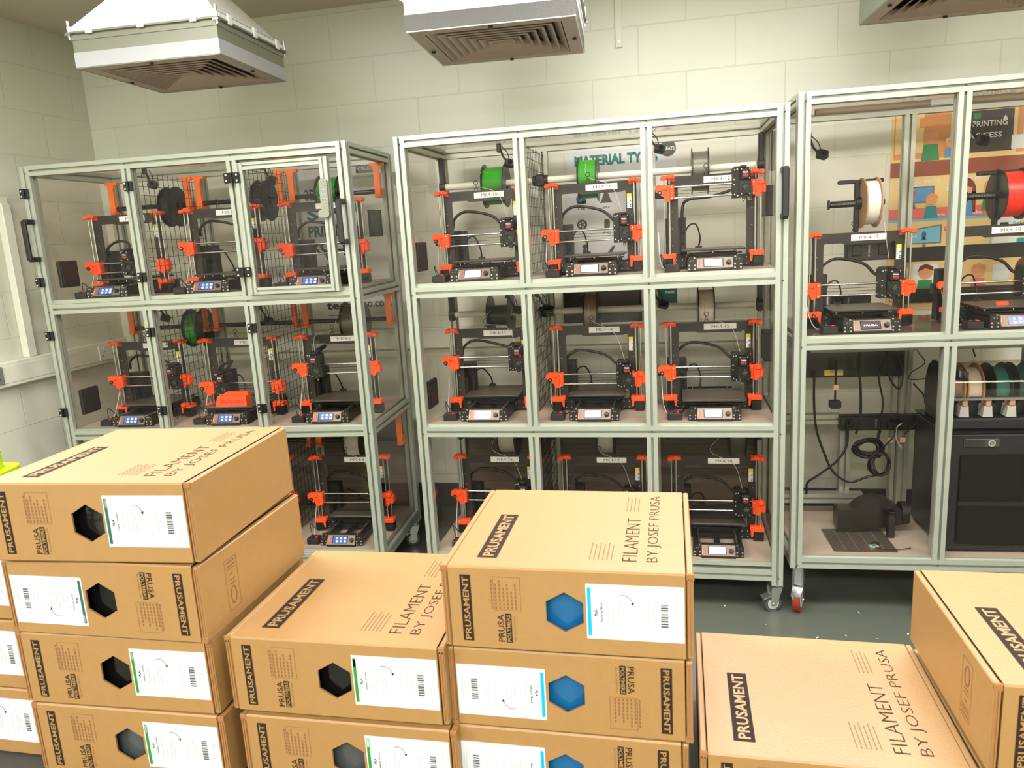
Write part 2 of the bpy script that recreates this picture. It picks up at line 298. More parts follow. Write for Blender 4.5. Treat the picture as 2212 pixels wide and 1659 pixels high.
# ------------------------------------------------------------------ extract hoods
def hood(cx, cy, rz, sx, sy, lab, foil, canvas_litmetal, cm_='galv'):
    z0 = 2.35; g = empty('extract_hood', (cx, cy, z0), rz, label=lab, cat='extract hood', group='square extract hoods under the ceiling')
    hx, hy = sx/2, sy/2
    q = MB()      # casing, open at the bottom
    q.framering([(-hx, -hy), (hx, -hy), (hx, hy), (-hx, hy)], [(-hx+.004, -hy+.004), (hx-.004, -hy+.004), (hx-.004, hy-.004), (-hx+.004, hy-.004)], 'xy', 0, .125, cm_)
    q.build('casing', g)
    q = MB()      # wrap around lower casing
    q.framering([(-hx-.0015, -hy-.0015), (hx+.0015, -hy-.0015), (hx+.0015, hy+.0015), (-hx-.0015, hy+.0015)], [(-hx, -hy), (hx, -hy), (hx, hy), (-hx, hy)], 'xy', .004, .058, foil)
    q.build('tape_band', g)
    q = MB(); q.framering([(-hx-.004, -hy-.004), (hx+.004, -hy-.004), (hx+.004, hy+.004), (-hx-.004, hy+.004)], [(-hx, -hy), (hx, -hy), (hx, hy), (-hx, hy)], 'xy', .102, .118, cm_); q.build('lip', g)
    q = MB(); f = .014      # flange
    for a, b in (((-hx-f, -hy-f), (hx+f, -hy)), ((-hx-f, hy), (hx+f, hy+f)), ((-hx-f, -hy), (-hx, hy)), ((hx, -hy), (hx+f, hy))):
        q.box((a[0], a[1], .125), (b[0], b[1], .131), 'galv'); q.box((a[0]+.002, a[1]+.002, .131), (b[0]-.002, b[1]-.002, .152), 'canvas_litmetal' if canvas_litmetal else 'galv', bev=.004)
    q.build('flange', g)
    for k in (-.36, 0, .36):
        for a, b, c in ((k*sx, -hy-f, 0), (k*sx, hy+f, 0), (-hx-f, k*sy, 1), (hx+f, k*sy, 1)):
            s_ = MB(); d1, d2 = (.014, .004) if not c else (.004, .014)
            s_.box((a-d1, b-d2, .120), (a+d1, b+d2, .158), 'canvas_litmetal' if canvas_litmetal else 'zinc', bev=.0015); s_.build('clamp', g)
    for a in (-1, 1):
        for b in (-1, 1):
            s_ = MB(); s_.cyl((a*(hx+.006), b*(hy+.006), .105), (a*(hx+.006), b*(hy+.006), .172), .006, 'zinc', 10); s_.box((a*(hx+.006)-.012, b*(hy+.006)-.012, .118), (a*(hx+.006)+.012, b*(hy+.006)+.012, .124), 'zinc'); s_.build('corner_bolt', g)
    q = MB()      # tapering top up to the ceiling duct
    n = [(-hx, -hy), (hx, -hy), (hx, hy), (-hx, hy)]; t = .42
    P = [(x, y, .150) for x, y in n]+[(x*t, y*t, .35) for x, y in n]+[(x*t, y*t, ZC-z0) for x, y in n]
    q.add(P, [(i, (i+1) % 4, 4+(i+1) % 4, 4+i) for i in range(4)]+[(4+i, 4+(i+1) % 4, 8+(i+1) % 4, 8+i) for i in range(4)], 'canvas_litmetal' if canvas_litmetal else 'galv'); q.build('duct_transition', g)
    # diffuser: nested sloping square louvres
    q = MB(); b_ = .055
    q.framering([(-hx+.004, -hy+.004), (hx-.004, -hy+.004), (hx-.004, hy-.004), (-hx+.004, hy-.004)], [(-hx+b_, -hy+b_), (hx-b_, -hy+b_), (hx-b_, hy-b_), (-hx+b_, hy-b_)], 'xy', .001, .004, 'grille')
    w0x, w0y = hx-b_, hy-b_; N_ = 7; st = w0x/(N_+.6); F4 = [(i, (i+1) % 4, 4+(i+1) % 4, 4+i) for i in range(4)]
    def sq(d, z): return [(-w0x+d, -w0y+d, z), (w0x-d, -w0y+d, z), (w0x-d, w0y-d, z), (-w0x+d, w0y-d, z)]
    for k in range(N_):      # each blade: low outer edge, rising towards the middle
        d = st*k+.004
        if k: q.add(sq(d, .002)+sq(d+.0022, .002), F4, 'grille'); q.add(sq(d, .002)+sq(d, .006), F4, 'grille')
        q.add(sq(d+(.0022 if k else 0), .002)+sq(d+st*.92, .026), F4, 'grille'); q.add(sq(d, .006)+sq(d+st*.92, .029), F4, 'grille')
    d = st*N_+.004; q.add(sq(d, .003), [(0, 1, 2, 3)], 'grille')
    q.rect(-w0x, -w0y, w0x, w0y, 'xy', .05, 'dgrey')  # dark grey sheet puts the shade of the hood interior into colour
    q.recalc = False
    q.build('diffuser_grille', g)
    for a, b in ((0, -hy+.025), (0, hy-.025), (-hx+.025, .02), (hx-.025, .02)):
        s_ = MB(); s_.cyl((a, b, .001), (a, b, -.006), .008, 'black', 10); s_.build('fixing_knob', g)
hood(-.865, -.035, math.radians(3), .605, .56, 'square metal extract hood with white top and grey tape band, above the left rack', 'greytape', True)
hood(.474, .02, math.radians(3.5), .61, .58, 'square metal extract hood wrapped with wrinkled foil tape, above the middle rack', 'foil', False, 'canvas_litmetal')  # metal casing coloured white to carry the stronger light falling on it
hood(2.165, .08, math.radians(3), .61, .6, 'square metal extract hood cut off by the top right of the photo', 'galv', False)

# ================================================================== racks
PW = .045
def profile_poly(w=PW, s=.0048, d=.013):
    h = w/2; out = []
    for k in range(4):
        a = math.pi/2*k; c, n = math.cos(a), math.sin(a)
        for x, y in (((-h, -h), (-s, -h), (-s, -h+d*.3), (-s*2.1, -h+d*.3), (-s*2.1, -h+d*.72), (-s, -h+d*1.15), (s, -h+d*1.15), (s*2.1, -h+d*.72), (s*2.1, -h+d*.3), (s, -h+d*.3), (s, -h))):
            out.append((x*c-y*n, x*n+y*c))
    return out
PP = profile_poly()
def beam(q, p0, p1, poly=PP):   # extruded slotted aluminium profile along an axis
    p0 = Vector(p0); p1 = Vector(p1); d = (p1-p0); ax = max(range(3), key=lambda i: abs(d[i])); a, b = [(1, 2), (0, 2), (0, 1)][ax]
    n = len(poly); P = []
    for e in (p0, p1):
        for x, y in poly:
            v = [0, 0, 0]; v[ax] = e[ax]; v[a] = e[a]+x; v[b] = e[b]+y; P.append(v)
    q.add(P, [(i, (i+1) % n, n+(i+1) % n, n+i) for i in range(n)], 'alu')
    # flat end caps closing the profile
    q.add(P, [tuple(range(n)), tuple(range(n, 2*n))], 'alu')
def dot(q, x, z, y=-.0006): q.disc(x, z, .0038, 'xz', y, 'ink', 8)
def make_caster(g, x, y, hgt, wr, wm, rot=0, brake=True):
    o = MB(); R = Matrix.Rotation(rot, 4, 'Z'); o.T = R
    o.cyl((0, 0, hgt-.012), (0, 0, hgt), .024, 'zinc', 16)
    off = .018
    o.prism([(-.022+off*0, hgt-.012), (.03, hgt-.012), (off+.012, wr-.006), (off-.012, wr-.006)], 'xz', -.021, -.017, 'zinc')
    o.prism([(-.022+off*0, hgt-.012), (.03, hgt-.012), (off+.012, wr-.006), (off-.012, wr-.006)], 'xz', .017, .021, 'zinc')
    o.box((-.022, -.021, hgt-.018), (.03, .021, hgt-.012), 'zinc'); o.box((-.018, -.0175, min(hgt-.03, wr*2+.012)), (.026, .0175, hgt-.018), 'zinc', bev=.003)
    c = o.build('caster', g, (x, y, 0))
    k = MB(); k.T = R
    k.cyl((off, -.014, wr), (off, .014, wr), wr, wm, 28); k.cyl((off, -.0155, wr), (off, .0155, wr), wr*.68, 'lgrey', 24); k.cyl((off, -.024, wr), (off, .024, wr), .006, 'zinc', 10); k.build('wheel', c)
    if brake:
        k = MB(); k.T = R; k.box((off+.0, -.020, wr*2+.004), (off+wr+.012, .020, wr*2+.009), 'zinc', Matrix.Rotation(.35, 3, 'Y'), (off, 0, wr*2+.006)); k.build('brake_pedal', c)
def usection(z0, z1, prot=.055):
    return [(0, 0, z0+.012), (0, -prot*.6, z0+.018), (0, -prot, z0+.035), (0, -prot, (z0+z1)/2), (0, -prot, z1-.035), (0, -prot*.6, z1-.018), (0, 0, z1-.012)]
def handle(g, x, z0, z1, name='pull_handle'):
    q = MB()
    p = [(-.009, -.0), (-.009, 0)]
    for a, b in ((z0, z0+.022), (z1-.022, z1)): q.box((x-.012, -.052, a), (x+.012, 0, b), 'black', bev=.003)
    q.box((x-.012, -.064, z0+.006), (x+.012, -.048, z1-.006), 'black', bev=.004)
    return q.build(name, g)
def rack(r, lab, xs, hs, sh, depth, bot_ext):
    """xs: left edges of the posts, hs: bottom edges of the beams, sh: shelf surface heights"""
    g = empty('printer_rack', RP(r, 0, 0, 0), RK[r][1], label=lab, cat='rack', group='wheeled aluminium printer racks along the back wall')
    h = PW/2; x0, x1 = xs[0], xs[-1]+PW; zb = hs[0]; zt = hs[-1]+PW
    zlow = zb-bot_ext
    for yy in (h, depth-h):
        for i in (0, len(xs)-1):
            q = MB(); beam(q, (xs[i]+h, yy, zlow), (xs[i]+h, yy, zt))
            if yy == h:
                for z in hs: dot(q, xs[i]+h+.004, z+.012)
            q.build('corner_post', g)
        for i in range(1, len(xs)-1):
            for k in range(len(hs)-1):
                q = MB(); beam(q, (xs[i]+h, yy, hs[k]+PW), (xs[i]+h, yy, hs[k+1])); q.build('middle_post', g)
        for k, z in enumerate(hs):
            q = MB(); beam(q, (x0+PW, yy, z+h), (x1-PW, yy, z+h))
            if yy == h:
                for x in xs[1:-1]: dot(q, x+h, z+h+.0)
            q.build('cross_beam', g)
    for x in (x0, xs[-1]):
        for z in hs:
            q = MB(); beam(q, (x+h, PW, z+h), (x+h, depth-PW, z+h)); q.build('side_beam', g)
    for k, z in enumerate(sh):
        q = MB(); q.box((x0+.03, .028, z-.012), (x1-.03, depth-.03, z), 'shelfdark' if r == 'R' and k == 1 else 'shelfboard')
        q.box((x0+PW, .016, z-.016), (x1-PW, .028, z+.002), 'alu')
        q.build('shelf_board', g)
    q = MB(); q.box((x0+.02, .02, zt-.020), (x1-.02, depth-.02, zt-.014), 'glass'); q.build('top_panel', g)
    for x in (x0+h, xs[-1]+h):
        for k in range(len(hs)-1):
            q = MB(); q.box((x-.002, PW-.006, hs[k]+PW-.006), (x+.002, depth-PW+.006, hs[k+1]+.006), 'glass'); q.build('side_glass', g)
    for k in range(len(hs)-1):
        for i in range(len(xs)-1):
            if r == 'L' and k == 2 and i == 2: continue
            q = MB(); a, b = xs[i]+PW, xs[i+1]; z0, z1 = hs[k]+PW, hs[k+1]
            q.box((a-.006, h-.002, z0-.006), (b+.006, h+.002, z1+.006), 'glass'); q.build('front_glass', g)
    return g
def mesh_divider(g, x, z0, z1, y0=.07, y1=.60):
    q = MB(); r_ = .0013; n = 4
    k = y0
    while k <= y1+.001: q.cyl((x, k, z0), (x, k, z1), r_, 'mesh', n, caps=False, smooth=False); k += .04
    z = z0
    while z <= z1+.001: q.cyl((x+.002, y0, z), (x+.002, y1, z), r_, 'mesh', n, caps=False, smooth=False); z += .04
    q.cyl((x, y0, z0), (x, y0, z1), .003, 'mesh', 6); q.cyl((x, y1, z0), (x, y1, z1), .003, 'mesh', 6)
    q.recalc = False
    q.build('mesh_divider', g)
def side_vent(g, x, y, z, s):
    q = MB(); w_ = .062
    q.box((x, y-w_, z), (x+s*.018, y+w_, z+.125), 'black', bev=.004); q.box((x+s*.018, y-w_+.012, z+.012), (x+s*.021, y+w_-.012, z+.113), 'black', bev=.001)
    q.build('vent_cover', g)
LXS = [-1.5, -1.0, -.5, 0.0]; MXS = [0, .4975, .996, 1.495]; RXS = [0, .540, 1.079]
HM = [.147, .768, 1.377, 1.993]; HL = [.147, .766, 1.375, 2.0]; HR = [.205, 1.115, 2.025]
SM = [.220, .822, 1.435]; SL = [.210, .815, 1.437]; SR = [.252, 1.166]
gL = rack('L', 'left aluminium rack with orange rod hangers and wire mesh dividers', LXS, HL, SL, .62, .02)
gM = rack('M', 'middle aluminium rack of nine printers with white spool pipes', MXS, HM, SM, .62, .02)
gR = rack('R', 'right aluminium rack of two tall rows in front of a cartoon poster', RXS, HR, SR, .60, 0)
for x in (.022, 1.518):
    for y in (.04, .57): make_caster(gM, x, y, .127, .036, 'rubber', math.radians(200))
for x in (-1.478, .022):
    for y in (.04, .57): make_caster(gL, x, y, .127, .036, 'rubber', math.radians(200))
for x in (.045, .56, 1.06):
    for y in (.05, .55): make_caster(gR, x, y, .205, .052, 'redwheel', math.radians(250))
for x in (-.978, -.478):
    for k in range(3): mesh_divider(gL, x, HL[k]+.075, HL[k+1]-.01)
for k in range(3): mesh_divider(gM, .52, HM[k]+.075, HM[k+1]-.01)
for k in range(2): side_vent(gL, -1.474, .15, SL[k+1]+.055, 1); side_vent(gM, .026, .14, SM[k+1]+.05, 1); side_vent(gM, 1.514, .36, SM[k+1]+.20, -1); 
side_vent(gL, .018, .40, SL[2]+.21, -1)
for z in (1.62,): handle(gL, -1.478, z, z+.19); handle(gL, .010, z, z+.19); handle(gM, 1.520, z, z+.19)
def hinge(g, x, z, y=-.0, wide=False):
    q = MB(); w_ = .036 if wide else .022; h_ = .021
    q.box((x-w_, y-.009, z-h_), (x+w_, y, z+h_), 'blackgloss', bev=.002); q.cyl((x, y-.010, z-h_), (x, y-.010, z+h_), .006, 'blackgloss', 10)
    for dx in ((-.024, .024) if wide else (-.013,)):
        for dz in (-.012, .012): q.cyl((x+dx, y-.009, z+dz), (x+dx, y-.0105, z+dz), .0045, 'screw', 10)
    q.build('hinge', g)
for z in (1.925, 1.525, 1.275, .905):
    hinge(gL, -1.492, z); hinge(gL, -.972, z)
hinge(gL, -.470, 1.275); hinge(gL, -.470, .905)
# framed door of the upper right cell of the left rack, hinged left
P30 = profile_poly(.030, .004, .008)
d = MB()
ya = -.012
x0_, x1_, z0_, z1_ = -.447, -.034, 1.425, 1.985
g_d = d
for a, b in (((x0_+.015, ya, z0_), (x0_+.015, ya, z1_)), ((x1_-.018, ya, z0_), (x1_-.018, ya, z1_))): beam(d, a, b, [(x*1.15, y) for x, y in P30])
for z in (z0_+.015, z1_-.015): beam(d, (x0_+.030, ya, z), (x1_-.036, ya, z), P30)
door = d.build('door_frame', gL)
q = MB(); q.box((x0_+.025, ya-.002, z0_+.025), (x1_-.03, ya+.002, z1_-.025), 'glassdark'); q.build('door_glass', door)
for z in (1.925, 1.525): hinge(gL, -.463, z, -.028, True)
q = MB(); lx = x1_-.020; q.T = None
q.prism(rrect(lx-.017, 1.745, lx+.017, 1.895, .016), 'xz', -.045, -.028, 'galv')
q.prism(rrect(lx-.030, 1.735, lx+.018, 1.768, .014), 'xz', -.050, -.028, 'galv')
for a in (-.007, .007):
    for b in range(6): q.cyl((lx+a, -.0465, 1.882-b*.018), (lx+a, -.044, 1.882-b*.018), .005, 'lgrey', 10); q.disc(lx+a, 1.882-b*.018, .0025, 'xz', -.0468, 'dgrey', 8)
q.build('keypad_lock', door)

# added ribbed taupe sheets that darken the backdrop of the lowest rows
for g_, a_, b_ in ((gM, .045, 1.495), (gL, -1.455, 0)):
    q = MB(); q.box((a_, .606, .17), (b_, .612, .775), 'backdropdark')
    for k in range(24): q.box((a_, .603, .18+k*.025), (b_, .606, .187+k*.025), 'backdropdark')
    q.build('added_backdrop', g_)
# ================================================================== the 3D printers
def sx(q, a, b, m, s, **k):    # box mirrored by s
    x0, x1 = sorted((a[0]*s, b[0]*s)); q.box((x0, a[1], a[2]), (x1, b[1], b[2]), m, **k)
FY = .225
def m_frame():
    q = MB(); q.framering(rrect(-.182, 0, .182, .384, .004, 4), rrect(-.1375, .05, .1375, .343, .008, 4), 'xz', FY, FY+.006, 'frameblk')
    q.text('PRUSA', (-.128, FY-.0008, .354), (1, 0, 0), (0, 0, 1), .085, .018, 'black', .02)
    for x in (-.162, .160):
        for z in (.10, .17, .24, .29): q.disc(x, z, .0022, 'xz', FY-.0005, 'lgrey', 8)
    q.prism([(-.07, .343), (-.055, .337), (.12, .337), (.13, .343)], 'xz', FY+.001, FY+.005, 'frameblk')
    return q
def m_upper(s):
    q = MB(); sx(q, (.150, .196, .374), (.205, .236, .388), 'orange', s, bev=.002); sx(q, (.158, .192, .377), (.182, .205, .392), 'orange', s, bev=.002)
    sx(q, (.186, .190, .370), (.208, .222, .384), 'orange', s, bev=.003); sx(q, (.150, .222, .365), (.178, .226, .374), 'orange', s); return q
def m_lower(s):
    q = MB(); sx(q, (.162, .184, .046), (.206, .236, .066), 'orange', s, bev=.002); sx(q, (.147, .186, .050), (.166, .225, .069), 'orange', s, bev=.003)
    x = sorted([(-.147*-s), (-.156*-s)])
    q.prism([(.150*s, .052), (.162*s, .052), (.158*s, .022), (.151*s, .022)], 'xz', .186, .222, 'orange'); return q
def m_motor(s):
    q = MB(); sx(q, (.1625, .188, .003), (.2045, .230, .045), 'black', s, bev=.003); sx(q, (.166, .1865, .01), (.201, .188, .040), 'blackgloss', s); return q
def m_rod(x, y, r, m, z0=.05, z1=.383): q = MB(); q.cyl((x, y, z0), (x, y, z1), r, m, 10); return q
def m_xend(s):
    q = MB()
    P = [(.153, .010), (.153, -.040), (.162, -.050), (.176, -.058), (.186, -.058), (.196, -.040), (.198, .004), (.192, .010)]
    q.prism([(x*s, z) for x, z in P], 'xz', .190, .236, 'orange')
    sx(q, (.152, .186, -.052), (.172, .200, .006), 'orange', s, bev=.004); sx(q, (.178, .184, -.012), (.206, .225, .008), 'orange', s, bev=.004)
    if s < 0:
        q.prism([(-.192, .010), (-.192, -.030), (-.200, -.038), (-.212, -.026), (-.228, -.016), (-.231, -.004), (-.226, .008), (-.216, .012)], 'xz', .186, .206, 'orange')
    else:
        q.box((.196, .190, -.046), (.212, .232, -.004), 'orange', bev=.004)
    for z in (0, -.045): q.cyl((.163*s, .184, z-.0), (.163*s, .186, z), .003, 'screw', 8)
    q.cyl((.172*s, .212, .010), (.172*s, .212, .014), .008, 'black', 12)
    return q
def m_idler():
    q = MB(); q.cyl((-.211, .188, -.020), (-.211, .182, -.020), .0095, 'black', 16); q.cyl((-.211, .182, -.020), (-.211, .180, -.020), .004, 'steel', 10); return q
def m_xmotor(): q = MB(); q.box((-.232, .236, -.042), (-.190, .272, .0), 'black', bev=.003); return q
def m_xrod(z): q = MB(); q.cyl((-.165, .212, z), (.168, .212, z), .0042, 'steel', 10); return q
def m_belt(): q = MB(); [q.box((-.19, .204, z-.0008), (.175, .210, z+.0008), 'black') for z in (-.016, -.028)]; return q
def m_ext():
    q = MB()
    q.prism([(-.034, -.060), (-.034, .056), (-.026, .064), (-.002, .064), (.0, .050), (.0, -.060)], 'xz', .178, .232, 'black')
    q.prism([(-.033, -.058), (-.033, .052), (-.028, .058), (-.008, .058), (-.008, -.058)], 'xz', .172, .178, 'blackgloss')
    q.box((-.008, .150, .008), (.034, .232, .056), 'blackgloss', bev=.005); q.box((-.004, .140, .012), (.031, .152, .052), 'black', bev=.006)
    q.box((-.010, .160, -.048), (.034, .230, .010), 'black', bev=.003)
    q.prism([(.0, -.048), (.026, -.048), (.018, -.064), (.006, -.064)], 'xz', .168, .20, 'black')
    q.box((-.006, .16, .056), (.020, .225, .066), 'black', bev=.003)
    q.box((.028, .165, -.058), (.044, .20, -.012), 'black', bev=.003)
    for x, z in ((-.026, .050), (-.016, .052), (-.026, -.046), (-.014, -.052), (-.028, .012), (-.028, -.008)): q.cyl((x, .172, z), (x, .1695, z), .0028, 'screw', 8)
    for x, z in ((-.002, .050), (.029, .050), (.029, .014), (.031, -.046), (.0, -.046)): q.cyl((x, .1585 if z < 0 else .1405, z), (x, .156 if z < 0 else .1385, z), .0022, 'screw', 8)
    return q
def m_logo():
    q = MB(); q.rect(.001, .017, .026, .045, 'xz', .1395, 'ink')
    q.text('PRUSA', (.0035, .139, .034), (1, 0, 0), (0, 0, 1), .020, .0065, 'white', .03); q.text('MK4', (.0035, .139, .021), (1, 0, 0), (0, 0, 1), .020, .0105, 'red', .03); return q
def m_fan():
    q = MB(); q.ring((.013, .153, -.020), (.013, .160, -.020), .0165, .020, 'black', 20); q.cyl((.013, .153, -.020), (.013, .159, -.020), .007, 'dgrey', 14)
    for k in range(7):
        a = k*2*math.pi/7; c, s_ = math.cos(a), math.sin(a)
        q.add([(.013+c*.006, .155, -.020+s_*.006), (.013+c*.016, .154, -.020+s_*.016), (.013+math.cos(a+.5)*.016, .159, -.020+math.sin(a+.5)*.016), (.013+math.cos(a+.6)*.006, .158, -.020+math.sin(a+.6)*.006)], [(0, 1, 2, 3)], 'dgrey')
    return q
def m_nozzle(): q = MB(); q.cyl((.010, .185, -.064), (.010, .185, -.071), .006, 'steel', 8); q.cyl((.010, .185, -.071), (.010, .185, -.077), .005, 'steel', 8, r2=.001); return q
def m_bed():
    q = MB(); q.box((-.127, 0, .075), (.127, .241, .080), 'black', bev=.001); q.box((-.115, .03, .060), (.115, .21, .064), 'black')
    for x in (-.10, 0, .10):
        for y in (.045, .12, .2): q.cyl((x, y, .064), (x, y, .076), .004, 'steel', 8)
    for x in (-.085, .085): q.box((x-.012, .05, .046), (x+.012, .2, .060), 'black', bev=.002)
    return q
def m_sheet():
    q = MB(); q.prism(rrect(-.127, .0005, .127, .238, .008), 'xy', .0805, .0825, 'sheet')
    for k in range(1, 6): q.rect(-.127+.254*k/6-.0003, .012, -.127+.254*k/6+.0003, .232, 'xy', .0828, 'grey')
    q.rect(-.10, .003, .10, .006, 'xy', .0828, 'lgrey')
    return q
def m_base():
    q = MB()
    for s in (-1, 1):
        q.box((s*.0875-.015, .02, .010), (s*.0875+.015, .222, .040), 'black'); q.box((s*.0875-.015, .235, .010), (s*.0875+.015, .44, .040), 'black')
        q.box((s*.0875-.0165, .0195, .012), (s*.0875+.0165, .02, .038), 'black')
        q.cyl((s*.078, .02, .052), (s*.078, .43, .052), .004, 'steel', 8)
        q.box((s*.13-.026, .215, .006), (s*.13+.026, .224, .052), 'black', bev=.002); q.box((s*.13-.026, .19, .006), (s*.13-.020, .215, .048), 'black')
        for dx in (-.016, .008):
            for z in (.014, .040): q.cyl((s*.13+dx, .215, z), (s*.13+dx, .2135, z), .0025, 'screw', 8)
    q.box((-.10, .028, .040), (.10, .036, .056), 'black'); q.box((-.10, .43, .008), (.10, .436, .056), 'black'); q.box((-.10, .20, .012), (.10, .215, .030), 'black')
    q.box((-.012, .036, .020), (.012, .42, .030), 'black')
    return q
def m_foot(s):
    q = MB(); x = s*.0875; q.prism(rrect(x-.018, .002, x+.018, .050, .004), 'xz', .010, .020, 'black')
    for dx in (-.011, .011):
        for z in (.010, .024): q.cyl((x+dx, .010, z), (x+dx, .0085, z), .0034, 'screw', 10)
    for dx in (-.005, .005): q.cyl((x+dx, .010, .043), (x+dx, .0085, .043), .002, 'screw', 8)
    q.cyl((x, .03, 0), (x, .03, .010), .010, 'rubber', 12)
    return q
# display: sloping face from (y=.002,z=.012) to (y=.026,z=.052)
DT = Matrix(((1, 0, 0, 0), (0, .515, -.857, .0002), (0, .857, .515, .0104), (0, 0, 0, 1)))   # u along x, v up the slope, w out of it
def m_disp():
    q = MB(); q.prism([(0, 0), (0, .010), (.024, .050), (.040, .050), (.040, 0)], 'yz', -.0705, .0705, 'black')
    q.T = DT; q.box((-.069, .001, .0), (.069, .046, .0015), 'lcdplate')
    q.text('ORIGINAL', (-.064, .006, .002), (0, 1, 0), (-1, 0, 0), .030, .003, 'white', .02)
    q.text('PRUSA', (-.058, .006, .002), (0, 1, 0), (-1, 0, 0), .034, .008, 'orange', .03)
    return q
def m_screen(k):
    q = MB(); q.T = DT; q.box((-.043, .006, .0), (.032, .042, .0022), 'blackgloss')
    q.rect(-.040, .008, .029, .040, 'xy', .0024, {'b': 'scrblue', 'w': 'scrwhite', 'd': 'scrdark'}[k])
    if k != 'd':
        for i, x in enumerate((-.026, -.006, .014)):
            for j, y in enumerate((.012, .026)):
                m = 'iconb' if (i + j) % 3 == 1 else 'iconw'
                if k == 'w': m = 'iconw'
                q.prism(rrect(x, y, x+.010, y+.009, .002, 2), 'xy', .0024, .0027, m)
    else: q.text('PRUSA MINI'[:5], (-.03, .020, .0027), (1, 0, 0), (0, 1, 0), .05, .007, 'iconw', .01)
    return q
def m_knob(): q = MB(); q.T = DT; q.cyl((.053, .022, .0015), (.053, .022, .014), .0085, 'black', 12); q.cyl((.053, .022, .0015), (.053, .022, .004), .011, 'black', 12); return q
def m_psu():
    q = MB(); q.box((-.195, .290, .004), (-.105, .345, .215), 'black', bev=.002); q.box((-.190, .345, .05), (-.13, .352, .10), 'dgrey'); return q
def m_ebox(): q = MB(); q.box((-.172, .236, .030), (-.128, .275, .160), 'black', bev=.004); return q
def m_ring():
    q = MB(); q.tube([(-.022+.009*math.cos(t), .228, .418+.009*math.sin(t)) for t in [2*math.pi*i/18 for i in range(19)]], .0014, 'black', 6)
    for dx in (-.009, .009): q.tube([(-.022, .228, .410), (-.022+dx, .228, .384)], .0013, 'black', 6)
    q.tube([(-.028, .228, .394), (-.016, .228, .394)], .0013, 'black', 6); return q
def m_warn():
    q = MB(); q.box((.1415, FY-.0012, .268), (.1605, FY-.0002, .328), 'paper'); q.rect(.1415, .312, .1605, .328, 'xz', FY-.0014, 'yellow')
    for z in (.300, .284): q.flat([(.152, z-.005), (.159, z-.005), (.1555, z+.003)], 'xz', FY-.0014, 'dgrey')
    q.disc(.1555, .274, .003, 'xz', FY-.0014, 'dgrey', 10); q.rect(.143, .290, .149, .292, 'xz', FY-.0014, 'red'); return q
def m_tagp(n):
    q = MB(); q.box((-.0325, FY-.0014, .3505), (.1025, FY-.0002, .3755), 'white')
    q.text('MK4-%d' % n, (.0, FY-.0018, .356), (1, 0, 0), (0, 0, 1), .072, .014, 'ink', -.008); return q
CACHE = {}
def cm(key, fn, *a):
    if key not in CACHE:
        q = fn(*a); me = q.mesh(key.split('|')[0]); bm = bmesh.new(); bm.from_mesh(me); bmesh.ops.recalc_face_normals(bm, faces=bm.faces); bm.to_mesh(me); bm.free(); CACHE[key] = me
    return CACHE[key]
